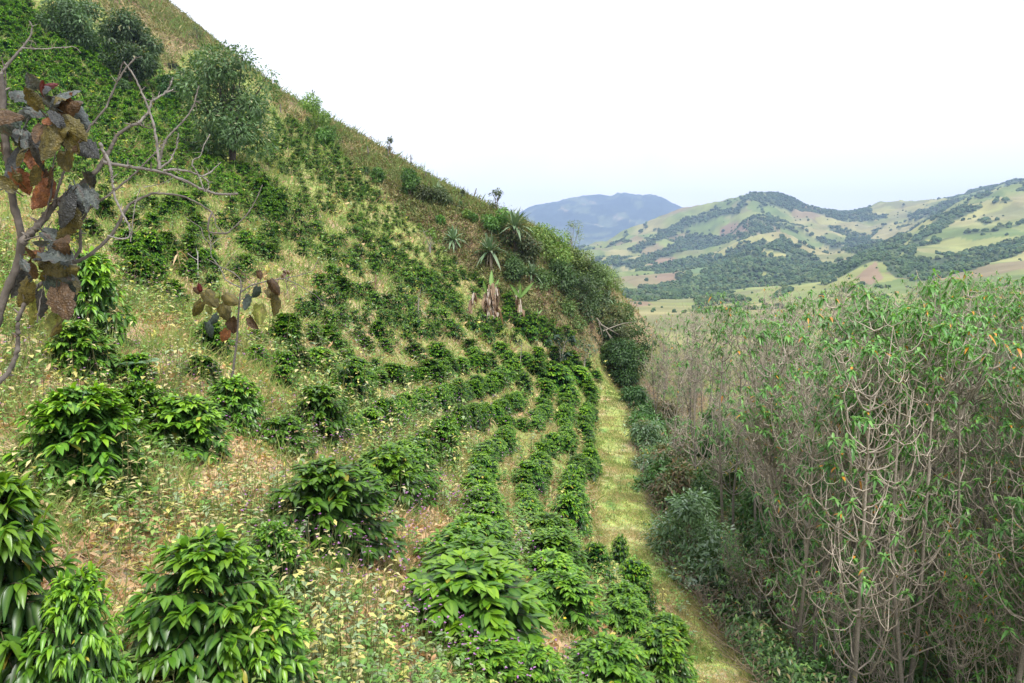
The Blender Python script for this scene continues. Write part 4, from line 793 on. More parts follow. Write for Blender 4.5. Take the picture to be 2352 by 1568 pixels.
for u, y, k, loc, sc_ in YT:
    bd = band(y); cb[bd] = cb.get(bd, 0) + 1
    place('grove_tree', list(zip(('trunk', 'crown'), GV[k])), loc, (sc_ * 1.15, sc_ * 1.15, sc_), rng.uniform(0, 6.28), 'short young tree, %s from the path side under the %s rank of the grove' % (ordw(cb[bd]), bd), 'tree', 'young trees under the grove', (rng.normal(0, .06), rng.normal(0, .06)))
# understory bushes along the path edge and in the ravine
US = 'bushes lining the grass path below the grove'
UL = [('dark laurel like bush', [(.045, .115, .026), (.065, .15, .036)]), ('leafy dark green bush', [(.045, .115, .026), (.07, .155, .036)]), ('bush flecked with yellow leaves', [(.08, .16, .035), (.12, .20, .05)]),
      ('silvery green bush', [(.08, .15, .06), (.12, .20, .09)]), ('brown and green tangled bush', [(.10, .13, .045), (.16, .12, .065)])]
spots = []; y = 64.0; n = 0
while y > 14.5:
    spots.append((path_r(y) + rng.uniform(.8, 1.5), y, rng.uniform(1.5, 3.0), rng.uniform(1.0, 1.6), 0)); n += 1
    if n % 2 == 0: spots.append((path_r(y) + rng.uniform(2.6, 5.3), y - .6, rng.uniform(2.2, 4.2), rng.uniform(1.2, 2.0), 1))
    if n % 3 == 0: spots.append((path_x(y) + rng.uniform(7, 7 + .45 * y), y - .3, rng.uniform(1.5, 3.2), rng.uniform(1.1, 1.9), 2))
    y -= 1.1 + .03 * y
KIND = [0, 0, 1, 4, 1, 2, 1, 1, 4, 3, 1, 2, 3, 4, 1, 4, 1, 3]
cnt = {}; c0 = 0
for (x, y, hh, rr, line) in spots:
    if line == 0: k = 0 if y > 54 else 3 if 23 < y < 28 else KIND[2 + c0 % 16]; c0 += 1
    else: k = (1, 1, 2, 4)[int(rng.integers(0, 4))]
    if y < 22: hh *= .65
    elif line == 0: hh *= 1.35; rr *= 1.1
    key = (k, line); cnt[key] = cnt.get(key, 0) + 1; z = float(H(x, y))
    ms = plant_meshes(int(x * 31 + y * 97), hh, rr, 12, 2600, .15 + .0022 * y, UL[k][1], mat=M_grove, stems=4, clump=.42, trunk_r=.04, tpl='leaf', wr=.34, hang=.5, accent=((.45, .34, .05), .07) if k == 2 else ((.22, .30, .22), .25) if k == 3 else ((.22, .14, .08), .12) if k == 4 else None)
    wh = ('along the path edge', 'behind the path side bushes', 'deep among the grove trunks')[line]
    plant('path_bush', ms, (x, y, z - .1), 1, UL[k][0] + ' %s, %s from the far end' % (wh, ORD[min(cnt[key], 25)]), 'bush', US)
# leafy undergrowth filling the ravine bottom
mb = MB(); n = 9500; y = 11 * (60 / 11) ** rng.uniform(0, 1, n); x = path_r(y) + .45 + rng.uniform(0, 1, n) ** 1.3 * (.75 * y + 6 - path_x(y)); z = H(x, y); g = fbm(x / 2.5, y / 2.5, 8); k = (g > .42); x, y, z = x[k], y[k], z[k]; n = len(x)
ht = rng.uniform(.4, 2.3, n); per = 20; i = np.repeat(np.arange(n), per); t = rng.uniform(.1, 1, n * per); P = np.stack([x, y, z], -1)[i] + np.stack([rng.normal(0, .28, n * per), rng.normal(0, .28, n * per), ht[i] * t], -1); a = rng.uniform(0, 6.28, n * per)
pal = np.array([(.05, .125, .03), (.075, .165, .04), (.12, .20, .05), (.06, .11, .035), (.17, .14, .065)]); c = pal[rng.integers(0, 5, n)][i] * rng.uniform(.7, 1.3, n * per)[:, None]
L = rng.uniform(.07, .20, n * per) * (.8 + .012 * y[i]); leaves(mb, P, np.stack([np.cos(a), np.sin(a), rng.uniform(-.6, .4, len(a))], -1), UP, L, L * .42, c, 'diamond', droop=.4, fold=.3)
tag(mb.obj('undergrowth', M_grove), 'dark leafy undergrowth on the floor of the ravine', None, None, 'stuff')
# tangle of dead grey and tan sticks and dry grass on the path bank
mb = MB(); n = 2600; y = 14 * (62 / 14) ** rng.uniform(0, 1, n); x = path_r(y) + .1 + np.abs(rng.normal(0, .8, n)); z = H(x, y); a = rng.uniform(0, 6.28, n); L = rng.uniform(.3, 1.2, n); D = nrm(np.stack([np.cos(a), np.sin(a), rng.uniform(-.2, 1.0, n)], -1)); b0 = np.stack([x, y, z + rng.uniform(0, .3, n)], -1)
tubes(mb, np.stack([b0, b0 + D * (L * .5)[:, None] + rng.normal(0, .06, (n, 3)), b0 + D * L[:, None]], 1), np.array([.012, .009, .005])[None], np.array([.24, .19, .14]), 3)
tag(mb.obj('dead_twigs', M_twig), 'tangle of dry grey twigs on the bank right of the path', None, None, 'stuff')

# ------------------------------------------------------------------ foreground saplings with big leaves, traced limb by limb at their own depth
LC = {'g': (.062, .075, .074), 'dg': (.034, .05, .043), 'dk': (.028, .031, .033), 'or': (.135, .05, .018), 'ol': (.065, .056, .014), 'br': (.06, .036, .018), 'red': (.075, .013, .014), 'gr': (.13, .15, .03)}
def sapling(limbs, leafl, Y, dy, name, label, seed, extra=None):
    r = np.random.default_rng(seed); root = empty(name, extra); tag(root, label, 'sapling'); O = np.array(extra)
    w = MB()
    for (r0, r1, pale, yo, pts_) in limbs:
        q = [at(u, v, Y + yo + dy * .004 * (u - pts_[0][0]) * (1 if k else 1)) if len((u, v)) == 2 else None for k, (u, v) in enumerate(pts_)]
        if pts_ is limbs[0][4]: q = [O - np.array([0, 0, .2])] + q
        L = smoothline(q, 8 * len(q)); n = len(L); L[1:-1] += r.normal(0, .0016, (n - 2, 3)); rad = np.linspace(r0, r1, n) * .70 * (1 + .22 * (np.sin(np.arange(n) * r.uniform(.7, 1.1)) > .86))
        tubes(w, L - O, rad, np.array([.085, .074, .064]) * (1 - pale) + np.array([.25, .23, .22]) * pale, 7)
        for _ in range(int(len(q) * 1.2)):   # snapped side twigs and buds
            k = r.integers(2, n - 1); d = nrm(r.normal(0, 1, 3) + UP * .4); l_ = r.uniform(.02, .07); tubes(w, np.array([L[k] - O, L[k] - O + d * l_ * .6, L[k] - O + d * l_]), np.array([rad[k] * .5, rad[k] * .4, rad[k] * .2]), np.array([.18, .16, .14]), 4)
    w.obj('branches', M_bark, root)
    f = MB(); ex_ = [(bx + r.normal(0, 14 / Y * 4.6), by + r.normal(0, 14 / Y * 4.6), bx + (tx - bx) * .55 + r.normal(0, 24), by + (ty - by) * .55 + r.normal(0, 24), w_ * .5, ('dk', 'ol', 'g', 'ol', 'br')[r.integers(0, 5)]) for bx, by, tx, ty, w_, _k in leafl] if Y < 8 else []
    for (bx, by, tx, ty, wpx, ty_) in leafl + ex_:
        yo = r.uniform(-.22, .25); a, b = at(bx, by, Y + yo), at(tx, ty, Y + yo + r.uniform(-.12, .1)); D = b - a; L = np.linalg.norm(D); c = np.array(LC[ty_]) * r.uniform(.85, 1.15)
        n_ = nrm(np.array([r.normal(0, .35), -1 + r.normal(0, .2), .45 + r.normal(0, .3)])); W = max(wpx * (Y + yo) / FPX, .58 * L)
        L = min(L, 74 * (Y if Y < 8 else Y * .62) / FPX); W = min(W, L * .74); bigleaf(f, r, a - O, D, n_, L * 1.05, W * 1.05, c, ty_)
        tubes(f, np.array([a - O - nrm(D) * .05 + np.array([0, .02, 0]), a - O, a - O + D * .2]), np.array([.004, .004, .002]), c * .7, 4)
    f.obj('leaves', M_sap, root); return root
def bigleaf(f, r, P, D, N, L, W, c, ty_):
    """broad heart shaped leaf with puckered veins"""
    nu, nv = 9, 13; D = nrm(D); S = nrm(np.cross(D, N)); N = np.cross(S, D); t = np.linspace(0, 1, nv)[:, None]; s = np.linspace(-1, 1, nu)[None]
    prof = np.sin(np.pi * np.clip(t * .93 + .04, 0, 1) ** .72) ** .8 * .5; prof[-1] = .005; prof[0] = .22
    cur = r.uniform(-.1, .45); cup = r.uniform(-.6, .25); edge_ = 1 + .10 * np.sin(np.arange(nv)[:, None] * r.uniform(1.6, 2.3)) * (np.abs(s) ** 2) + .05 * r.normal(0, 1, (nv, nu)).clip(-1, 1) * np.abs(s)
    hgt = cup * W * prof * s ** 2 * 2 - cur * L * t ** 2 + .045 * W * np.cos(t * 34 + np.abs(s) * 7) * (1 - s ** 2 * .5) + .028 * W * r.normal(0, 1, (nv, nu)) - .06 * W * np.exp(-(s / .12) ** 2) * (t < .95)
    back = -.12 * L * (np.abs(s) ** 1.5) * np.exp(-(t / .15) ** 2)
    v = P + D * ((L * t + back + 0 * s)[..., None]) + S * ((W * prof * edge_ * s)[..., None]) + N * (hgt[..., None])
    vein = np.exp(-(s / .09) ** 2) * .8 + .35 * (np.cos(t * 34 + np.abs(s) * 7) > .8)
    blot = fbm(t * 5 + r.uniform(0, 99), s * 3 + r.uniform(0, 99), 3, 3)
    cc = c[None, None] * (1 + .7 * (vein[..., None]) * np.array([1, .95, .7])) * (.75 + .5 * blot[..., None])
    tint = np.array({'g': (.085, .045, .035), 'ol': (.13, .095, .02), 'or': (.18, .09, .025), 'gr': (.11, .06, .03)}.get(ty_, c)); cc = cc + (tint - c) * sstep(.58, .8, blot)[..., None] * .7
    i = np.arange(nv * nu).reshape(nv, nu); f.add(v, np.stack([i[:-1, :-1], i[:-1, 1:], i[1:, 1:], i[1:, :-1]], -1).reshape(-1, 4), None, cc.reshape(-1, 3))
limbs = [(.055, .028, .1, 0, [(-70, 1000), (-10, 745), (15, 667), (32, 630), (45, 582), (50, 552), (47, 530), (40, 505), (30, 467), (24, 417), (20, 380), (10, 300), (8, 240), (0, 170)]),
  (.036, .012, .15, .02, [(50, 560), (60, 545), (82, 524), (105, 497), (122, 472), (150, 452), (175, 434), (200, 412), (222, 392), (238, 368), (252, 345), (268, 310), (300, 288), (325, 280)]),
  (.012, .006, .6, 0, [(318, 284), (328, 272), (342, 257), (348, 232), (375, 217), (390, 200), (397, 178)]), (.007, .004, .6, 0, [(382, 212), (398, 206)]), (.007, .003, .6, 0, [(350, 232), (352, 222), (362, 224)]),
  (.010, .005, .2, .02, [(300, 288), (322, 285), (338, 294), (348, 294)]),
  (.016, .011, .45, .05, [(236, 372), (262, 377), (312, 385), (350, 390), (380, 398), (425, 414), (462, 434), (500, 446), (530, 446), (547, 444)]),
  (.013, .007, .15, .05, [(122, 474), (140, 410), (165, 352), (200, 300), (228, 265), (245, 245), (267, 190), (290, 155), (314, 130)]), (.006, .004, .0, .05, [(268, 190), (280, 150), (284, 142)]),
  (.013, .006, .75, -.05, [(367, 388), (360, 325), (352, 282), (335, 232), (318, 195), (305, 170), (285, 141)]),
  (.012, .005, .25, 0, [(362, 388), (372, 345), (382, 318), (412, 287), (435, 260), (447, 237), (452, 215), (457, 197)]), (.006, .003, .3, 0, [(450, 232), (462, 238)]),
  (.009, .005, .6, 0, [(368, 386), (390, 370), (405, 340), (410, 305)]),
  (.015, .006, .9, -.1, [(229, 328), (236, 345), (247, 362), (255, 390), (258, 417), (263, 452), (282, 492), (298, 520), (298, 546), (275, 549), (247, 541)]),
  (.022, .008, .2, .12, [(42, 690), (90, 655), (150, 612), (200, 590), (240, 557), (265, 527), (282, 492), (300, 466), (350, 443), (400, 446), (425, 452), (462, 470), (487, 487)]),
  (.009, .004, .2, .12, [(487, 487), (478, 510), (478, 533), (520, 537), (545, 515), (570, 490), (590, 455), (603, 424)]), (.006, .003, .6, .12, [(490, 492), (497, 520), (515, 536)]), (.004, .002, .8, .12, [(480, 536), (484, 565), (500, 548), (528, 542)]),
  (.018, .010, .1, .2, [(165, 600), (185, 572), (185, 517), (178, 497)]), (.013, .006, .1, .2, [(185, 510), (207, 475), (250, 447), (290, 415), (318, 390), (358, 350), (384, 318)]),
  (.012, .005, .65, -.1, [(375, 392), (400, 388), (440, 395), (465, 405), (478, 415), (480, 432), (474, 440)]), (.008, .004, .7, -.1, [(465, 405), (482, 396), (508, 372)]),
  (.006, .004, .7, 0, [(470, 440), (455, 400), (440, 375), (445, 365), (460, 360), (468, 335), (482, 308)]),
  (.016, .006, .3, .1, [(-20, 200), (17, 148), (50, 110), (70, 85), (75, 62), (67, 48)]), (.007, .003, .75, .1, [(50, 110), (100, 112), (170, 106), (178, 112), (186, 121)]), (.004, .002, .6, .1, [(66, 92), (80, 97), (84, 108)]),
  (.012, .006, .0, .1, [(-20, 330), (8, 270), (14, 165), (2, 130)]),
  (.024, .018, .15, -.05, [(-30, 905), (20, 855), (38, 815), (42, 775), (40, 735), (60, 690)]), (.006, .003, .3, -.08, [(85, 740), (92, 690), (105, 640), (108, 590), (112, 560)]),
  (.010, .005, .0, .0, [(105, 497), (118, 440), (122, 380), (132, 320), (138, 260)]), (.007, .004, .1, .0, [(55, 552), (95, 540), (120, 508)]), (.005, .003, .6, 0, [(300, 555), (310, 470), (322, 430)]), (.004, .002, .6, 0, [(330, 430), (372, 422), (402, 405), (428, 420)])]
q = .25
lv = [(330, 820, 250, 670, 110, 'g'), (370, 830, 355, 735, 120, 'red'), (400, 780, 490, 740, 60, 'red'), (300, 880, 30, 750, 170, 'g'), (490, 930, 660, 750, 120, 'g'), (520, 940, 640, 850, 210, 'or'), (510, 990, 370, 900, 130, 'g'), (330, 960, 60, 1020, 150, 'g'), (550, 930, 785, 1150, 240, 'g'),
      (480, 1120, 380, 1050, 150, 'or'), (560, 1090, 730, 1250, 180, 'ol'), (250, 1000, 430, 1060, 140, 'g'), (-10, 1130, 140, 1250, 220, 'g'), (130, 1240, 270, 1380, 200, 'dg'), (320, 1260, 500, 1160, 140, 'g'), (540, 1200, 560, 1430, 180, 'dk'), (380, 1250, 290, 1390, 130, 'dk'), (200, 1390, 80, 1490, 190, 'ol'), (310, 1390, 330, 1560, 160, 'or'), (600, 1390, 640, 1580, 250, 'ol'), (690, 1290, 860, 1390, 130, 'dk'), (450, 1160, 400, 1500, 210, 'ol'), (60, 1080, 190, 1180, 150, 'dg'), (250, 1120, 190, 1260, 150, 'g'), (20, 1300, 60, 1430, 130, 'br'), (620, 1240, 700, 1400, 160, 'ol')]
lf = [(a * q, b * q, c * q, d * q, e * q, k) for a, b, c, d, e, k in lv]
l3 = [(130, 20, 270, 210, 210, 'or'), (390, 60, 240, 360, 220, 'or'), (480, 0, 440, 150, 220, 'br'), (610, 200, 460, 490, 300, 'dk'), (690, 130, 810, 320, 150, 'g'), (820, 180, 890, 340, 100, 'g'), (700, 290, 720, 420, 90, 'dk'), (390, 550, 590, 620, 180, 'g'), (430, 660, 310, 660, 120, 'g'), (480, 690, 650, 670, 80, 'br'), (430, 740, 790, 870, 170, 'g'), (470, 820, 670, 1000, 240, 'g'), (440, 830, 310, 800, 110, 'dk'), (430, 1000, 560, 1100, 230, 'dg'), (520, 1070, 600, 1360, 240, 'br'), (300, 1150, 255, 1480, 280, 'gr'), (260, 1020, 160, 1260, 190, 'ol'), (520, 1320, 480, 1530, 140, 'gr'), (260, 840, 210, 990, 130, 'br'), (270, 760, 420, 740, 80, 'or'), (560, 400, 540, 510, 90, 'br'), (180, 100, 120, 10, 200, 'ol'), (20, 80, 180, -20, 160, 'ol'), (560, 1010, 640, 1140, 150, 'dg')]
lf += [(a * q, 392 + b * q, c * q, 392 + d * q, e * q, k) for a, b, c, d, e, k in l3]
base = np.array([-3.75, 4.3, float(H(-3.75, 4.3))]); sapling(limbs, lf, 4.6, .35, 'large_leaved_sapling', 'leaning sapling with big purplish grey leaves and long bare grey branches at the left edge', 3, base)
limbs2 = [(.045, .02, .15, 0, [(530, 890), (538, 830), (544, 784), (548, 717), (552, 667), (557, 655)]), (.022, .008, .4, 0, [(555, 672), (552, 640), (535, 625), (510, 614), (475, 594)]), (.018, .006, .5, 0, [(552, 660), (530, 650), (517, 642), (507, 617), (484, 587), (485, 562), (467, 544), (462, 522), (425, 499)]),
  (.022, .006, .4, .1, [(552, 672), (575, 655), (588, 652), (620, 643), (650, 640), (688, 632), (718, 622), (733, 592)]), (.014, .005, .3, .1, [(656, 640), (688, 655), (728, 680), (743, 697), (768, 705), (780, 690)]), (.012, .004, .4, -.1, [(552, 690), (575, 665), (590, 640), (602, 620)]), (.010, .004, .5, 0, [(485, 590), (482, 560), (490, 540), (484, 515)]), (.01, .004, .5, 0, [(512, 620), (528, 600), (540, 575)])]
l2 = [(1880, 1110, 1990, 1240, 130, 'g'), (1850, 1200, 1740, 1330, 100, 'g'), (2030, 1220, 2090, 1370, 130, 'g'), (1910, 1240, 1940, 1320, 80, 'gr'), (2060, 1130, 2190, 1220, 120, 'g'), (1990, 1320, 1900, 1400, 90, 'dg'), (1900, 1390, 1920, 1530, 60, 'dg'), (2120, 1350, 2150, 1490, 140, 'br'), (2090, 1460, 2040, 1570, 100, 'or'), (1850, 1110, 1760, 1080, 80, 'dk'), (1850, 1110, 1835, 1040, 40, 'red'), (2380, 1230, 2390, 1430, 110, 'gr'), (2450, 1090, 2560, 1170, 120, 'g'), (2500, 1150, 2520, 1340, 90, 'g'), (2480, 1000, 2560, 1130, 90, 'br'), (2370, 920, 2390, 1000, 60, 'dk'), (2300, 1150, 2260, 1280, 120, 'dg'), (2290, 1350, 2340, 1450, 90, 'br'), (2000, 1150, 1950, 1230, 90, 'gr'), (2360, 1060, 2300, 1160, 110, 'dg')]
b2 = at(528, 930, 14.2); b2[2] = float(H(b2[0], b2[1])); sapling(limbs2, [(a * q, 392 + b * q, c * q, 392 + d * q, e * q, {'g': 'ol', 'dg': 'dg', 'dk': 'br'}.get(k, k)) for a, b, c, d, e, k in l2], 14.2, .3, 'bare_topped_sapling', 'smaller sapling with hanging grey leaves and bare spreading twigs beyond the large leaved one', 9, b2)

# other saplings, dry stalks and ferns scattered over the field
def small_sapling(u, v, hpx, label, leafcol, nleaf, lf, stems=3, seed=1, barkc=(.2, .15, .1), spread=.35, bend=0):
    p = hit(u, v)
    if p is None: return
    r = np.random.default_rng(seed + int(u)); h = hpx * p[1] / FPX; root = empty('field_sapling', (p[0], p[1], float(H(p[0], p[1])))); tag(root, label, 'sapling', 'thin saplings standing in the coffee field')
    w = MB(); tips = []
    for s in range(stems):
        a = r.uniform(0, 6.28); tp = np.array([math.cos(a) * spread * h * r.uniform(.3, 1) + bend * h, math.sin(a) * spread * h * .5, h * r.uniform(.75, 1)]); ln = smoothline([(0, 0, -.1), tp * .5 * np.array([.5, .5, 1]), tp], 8); tubes(w, ln, np.linspace(.02 + .012 * h, .012, 8), np.array(barkc), 5)
        for k in (3, 5, 6):
            e = ln[k] + np.array([r.normal(0, .16), r.normal(0, .12), r.uniform(.05, .22)]) * h; tubes(w, np.array([ln[k], (ln[k] + e) / 2 + np.array([0, 0, -.02 * h]), e]), np.array([.014, .011, .007]), np.array(barkc), 4); tips.append(e)
        tips.append(tp)
    w.obj('stem', M_bark, root)
    if nleaf:
        tips = np.array(tips); i = r.integers(0, len(tips), nleaf); a = r.uniform(0, 6.28, nleaf); f = MB(); L = lf * h * r.uniform(.6, 1.3, nleaf)
        leaves(f, tips[i] + r.normal(0, .04 * h, (nleaf, 3)), np.stack([np.cos(a), np.sin(a), r.uniform(-1, .5, nleaf)], -1), UP, L, L * .6, np.asarray(leafcol) * r.uniform(.7, 1.3, nleaf)[:, None], 'leaf', droop=.3, fold=.2); f.obj('leaves', M_leaf, root)
small_sapling(862, 690, 62, 'thin many stemmed dry shrub with a few limp leaves', (.14, .13, .05), 14, .11, 5, 1, (.26, .17, .11))
small_sapling(988, 582, 62, 'forked grey sapling with three round light green tufts on top', (.16, .28, .06), 110, .10, 3, 2, (.28, .26, .24), .28)
small_sapling(960, 730, 66, 'dead grey sapling with brown rags of leaves', (.16, .10, .06), 12, .14, 2, 3, (.22, .2, .17), .2, .12)
small_sapling(1168, 825, 78, 'little tree with limp yellow green leaves at the end of the terraces', (.22, .26, .06), 60, .14, 2, 4)
small_sapling(1288, 850, 80, 'little tree with dark blue green leaves below the thicket', (.035, .075, .045), 150, .13, 3, 5, (.3, .28, .24))
small_sapling(1340, 860, 84, 'thin pale tree with sparse grey green leaves right of the dark leaved one', (.09, .14, .08), 60, .10, 2, 6, (.38, .35, .31))
small_sapling(455, 645, 80, 'white dead stake like stem between the coffee bushes', (.1, .1, .1), 0, .1, 1, 7, (.45, .42, .40), .08)
small_sapling(1195, 840, 60, 'bare thin stick standing in the coffee at the end of the terraces', (.1, .1, .1), 0, .1, 1, 8, (.33, .30, .26), .1)
small_sapling(662, 690, 70, 'brown leaved sapling behind the bare twigs of the smaller sapling', (.14, .09, .07), 34, .16, 2, 9, (.26, .2, .15), .15)
def stalk(u, v, hpx, label, seed):
    p = hit(u, v)
    if p is None: return
    r = np.random.default_rng(seed); h = hpx * p[1] / FPX; o = MB(); tp = np.array([r.normal(0, .15) * h, r.normal(0, .1) * h, h]); tubes(o, smoothline([(0, 0, -.1), tp * .5 + r.normal(0, .03, 3), tp], 6), np.linspace(.018, .010, 6), np.array([.42, .30, .18]), 5)
    n = 8; t = r.uniform(.25, 1, n); a = r.uniform(0, 6.28, n); L = h * r.uniform(.25, .5, n); leaves(o, tp * t[:, None], np.stack([np.cos(a), np.sin(a), r.uniform(-.2, .8, n)], -1), UP, L, L * .14, np.array([.46, .34, .2]) * r.uniform(.6, 1.2, n)[:, None], 'big', droop=r.uniform(.4, 1.3, n), fold=.4, wave=.15)
    ob = o.obj('dry_maize_stalk', M_dryleaf); ob.location = (p[0], p[1], float(H(p[0], p[1]))); tag(ob, label, 'maize stalk', 'dry maize stalks among the coffee')
for i, (u, v, h, lab) in enumerate(((733, 1000, 110, 'tall dry maize stalk with a bent top beside the dark round bush'), (420, 640, 68, 'dry maize stalk with papery husks in the rows behind the sapling'), (432, 690, 55, 'bunched dry maize husks near the white dead stem'), (1080, 890, 32, 'short dry stalk with a flag leaf in the straw between rows'), (1120, 1000, 40, 'thin dry stalk poking up between second and third rows'), (1215, 985, 36, 'dry stalk beside a bush high in the second row'), (1095, 1100, 40, 'broken dry stalk standing before a third row bush'), (742, 720, 40, 'dry stalk with loose husks among the terraces left'), (930, 735, 34, 'dry husky stalk below the dead grey sapling'), (590, 760, 36, 'papery dry stalk by the small sapling leaves'), (915, 955, 40, 'dry brown stalk low between the fourth and fifth rows'))):
    stalk(u, v, h, lab, 40 + i)
def fern(u, v, wpx, label, seed):
    p = hit(u, v)
    if p is None: return
    r = np.random.default_rng(seed); Lf = wpx * p[1] / FPX * .55; o = MB()
    for k in range(9):
        a = k * .7 + r.normal(0, .2); n = 26; t = np.linspace(.12, 1, n); hz = Lf * t; ax = np.stack([math.cos(a) * hz, math.sin(a) * hz, Lf * (1.0 * t - .75 * t ** 2)], -1) + np.array([0, 0, .25])
        tubes(o, ax, np.linspace(.008, .002, n), np.array([.16, .2, .1]), 3); S = np.array([-math.sin(a), math.cos(a), 0])
        for sd in (1, -1):
            L = Lf * .30 * np.sin(np.pi * np.clip(t * .9 + .06, 0, 1)) + .01; leaves(o, ax, S * sd + np.array([math.cos(a), math.sin(a), 0]) * .35 + np.zeros((n, 3)), UP, L, L * .26, mix(np.array([.09, .18, .08]), np.array([.16, .25, .15]), r.random(n)), 'diamond', droop=.2, fold=.1)
    ob = o.obj('fern', M_leaf); ob.location = (p[0], p[1], float(H(p[0], p[1]))); tag(ob, label, 'fern', 'ferns among the weeds')
fern(300, 880, 130, 'pale green fern spreading over a coffee bush', 1); fern(345, 470, 40, 'small grey green fern among bushes in the rows behind', 2); fern(1060, 1500, 0.1 + 60, 'fern tuft in the grass by the third row', 3); fern(890, 700, 40, 'light green fern clump in the terraces', 4)
ob = MB(); p = hit(1290, 1475)
if p is not None:
    tubes(ob, smoothline([p - np.array([0, 0, .1]), p + np.array([.02, 0, .25]), p + np.array([.05, 0, .42])], 5), np.full(5, .004), np.array([.15, .22, .06]), 4); a = np.arange(14) * .45; D = np.stack([np.cos(a), np.sin(a) * .8 - .3, .5 + 0 * a], -1); leaves(ob, np.tile(p + np.array([.05, -.02, .42]), (14, 1)), D, UP, .035, .016, np.array([.75, .55, .03]), 'diamond', droop=.1)
    tag(ob.obj('yellow_flower', M_leaf), 'single yellow daisy like flower between two bushes of the near rows', 'flower')
# ------------------------------------------------------------------ far valley, hills and mountain (one sheet running to the horizon)
FP = [ # u, v, distance: blue mountain
 (1150, 520, 7000), (1210, 490, 7000), (1260, 472, 7000), (1300, 465, 7050), (1350, 460, 7100), (1400, 455, 7100), (1450, 451, 7000), (1480, 459, 7000), (1520, 463, 6900), (1545, 476, 6900), (1580, 500, 6900), (1640, 520, 6900), (1760, 520, 7000), (1900, 530, 7000), (2200, 540, 7000), (2500, 540, 7000),
 (1250, 530, 6200), (1400, 520, 6300), (1500, 530, 6200), (1300, 570, 5500), (1420, 560, 5400), (1260, 600, 4800), (1400, 585, 4700), (1320, 592, 4300), (1340, 612, 3600), (1440, 600, 3600), (1560, 590, 3800), (1735, 580, 3800), (1900, 590, 3800), (2100, 590, 3800), (2352, 590, 3800),
 # central hill
 (1735, 446, 2600), (1700, 455, 2600), (1650, 474, 2650), (1580, 489, 2700), (1500, 528, 2550), (1440, 557, 2400), (1385, 588, 2200), (1345, 606, 2050), (1300, 640, 1900),
 (1800, 464, 2650), (1870, 479, 2700), (1910, 487, 2800), (1990, 481, 2800), (2060, 478, 2750), (2150, 470, 2700), (2200, 460, 2650), (2260, 446, 2600), (2352, 433, 2500), (2500, 415, 2400), (2700, 400, 2300),
 (1715, 503, 2150), (1735, 520, 2000), (1790, 545, 1750), (1840, 580, 1520), (1890, 620, 1320), (1640, 560, 2150), (1580, 570, 2200), (1640, 615, 1650), (1560, 610, 1800), (1480, 612, 1900), (1850, 520, 2350), (1950, 550, 2150), (1990, 575, 1800), (2060, 520, 2350), (1930, 510, 2500),
 # right pasture hill and its spurs
 (2450, 440, 1500), (2352, 456, 1450), (2270, 466, 1480), (2180, 500, 1380), (2110, 540, 1230), (2060, 580, 1080), (2230, 545, 1100), (2320, 540, 1050), (2150, 570, 1050), (2090, 530, 2100), (2250, 460, 2300),
 (2330, 575, 900), (2230, 600, 850), (2130, 610, 860), (2000, 586, 880), (1960, 610, 900), (1930, 640, 860), (2010, 630, 760), (2080, 640, 720), (2250, 650, 620), (2340, 620, 640), (1880, 655, 800), (1800, 672, 700),
 (1720, 613, 1250), (1680, 635, 1200), (1770, 640, 1150), (1620, 655, 1100), (1720, 655, 1000), (1560, 650, 1250), (1500, 640, 1450), (1430, 640, 1500), (1440, 675, 1050), (1540, 690, 850), (1650, 690, 720), (1420, 660, 1250),
 (1800, 705, 450), (2200, 700, 420), (1500, 715, 500), (1600, 725, 330), (2000, 735, 300), (2352, 730, 280), (1400, 690, 650), (2600, 640, 600), (2600, 560, 1100), (2600, 730, 250)]
FPa = np.array(FP, float)
ex = [(u, 660 + 25 * FPX / 250 * .9, 200) for u in (300, 900, 1300, 1700, 2300, 3000)] + [(u, 720, 500) for u in (300, 800, 1150)] + [(u, 640, 1500) for u in (300, 800, 1150)] + [(u, 600, 3500) for u in (300, 800, 1100)] + [(u, 520, 7000) for u in (300, 700, 1000)] + [(u, 575, 9800) for u in range(300, 3001, 300)] + [(3000, 560, 1500), (3000, 480, 2600), (3000, 540, 7000)]
FPa = np.vstack([FPa, np.array(ex)])
def tq(u, Y): return np.stack([np.asarray(u) / 420, np.log(Y) * 1.6], -1)
pv = at(FPa[:, 0], FPa[:, 1], FPa[:, 2]); uf = pv[:, 0] / pv[:, 1]      # plan bearing
E = pv[:, 2] / pv[:, 1]
ftps = tps(np.stack([uf * FPX / 420, np.log(FPa[:, 2]) * 1.6], -1), E, 2e-3)
ub = np.linspace(-.75, .98, 760); yb = np.geomspace(120, 7900, 520); UB, YB = np.meshgrid(ub, yb)
EB = ftps(np.stack([UB.ravel() * FPX / 420, np.log(YB.ravel()) * 1.6], -1)).reshape(UB.shape)
FXg, FYg = UB * YB, YB
rid = 1 - 2 * np.abs(fbm(FXg / 420 + 5, FYg / 420, 201, 5) - .5); rid3 = 1 - 2 * np.abs(fbm(FXg / 170 + 9, FYg / 170, 231, 4) - .5); rid2 = fbm(FXg / 130, FYg / 130, 207, 4) - .5
FZ = EB * YB + ((rid - .75) * 130 * sstep(500, 2600, YB) * (1 - .6 * sstep(3500, 6000, YB)) + (rid3 - .75) * 46 * sstep(400, 1600, YB) + rid2 * 24 * sstep(250, 1300, YB) + (rid - .75) * 90 * sstep(4200, 6500, YB)) * .8 + (fbm(FXg / 60, FYg / 60, 211, 3) - .5) * 3
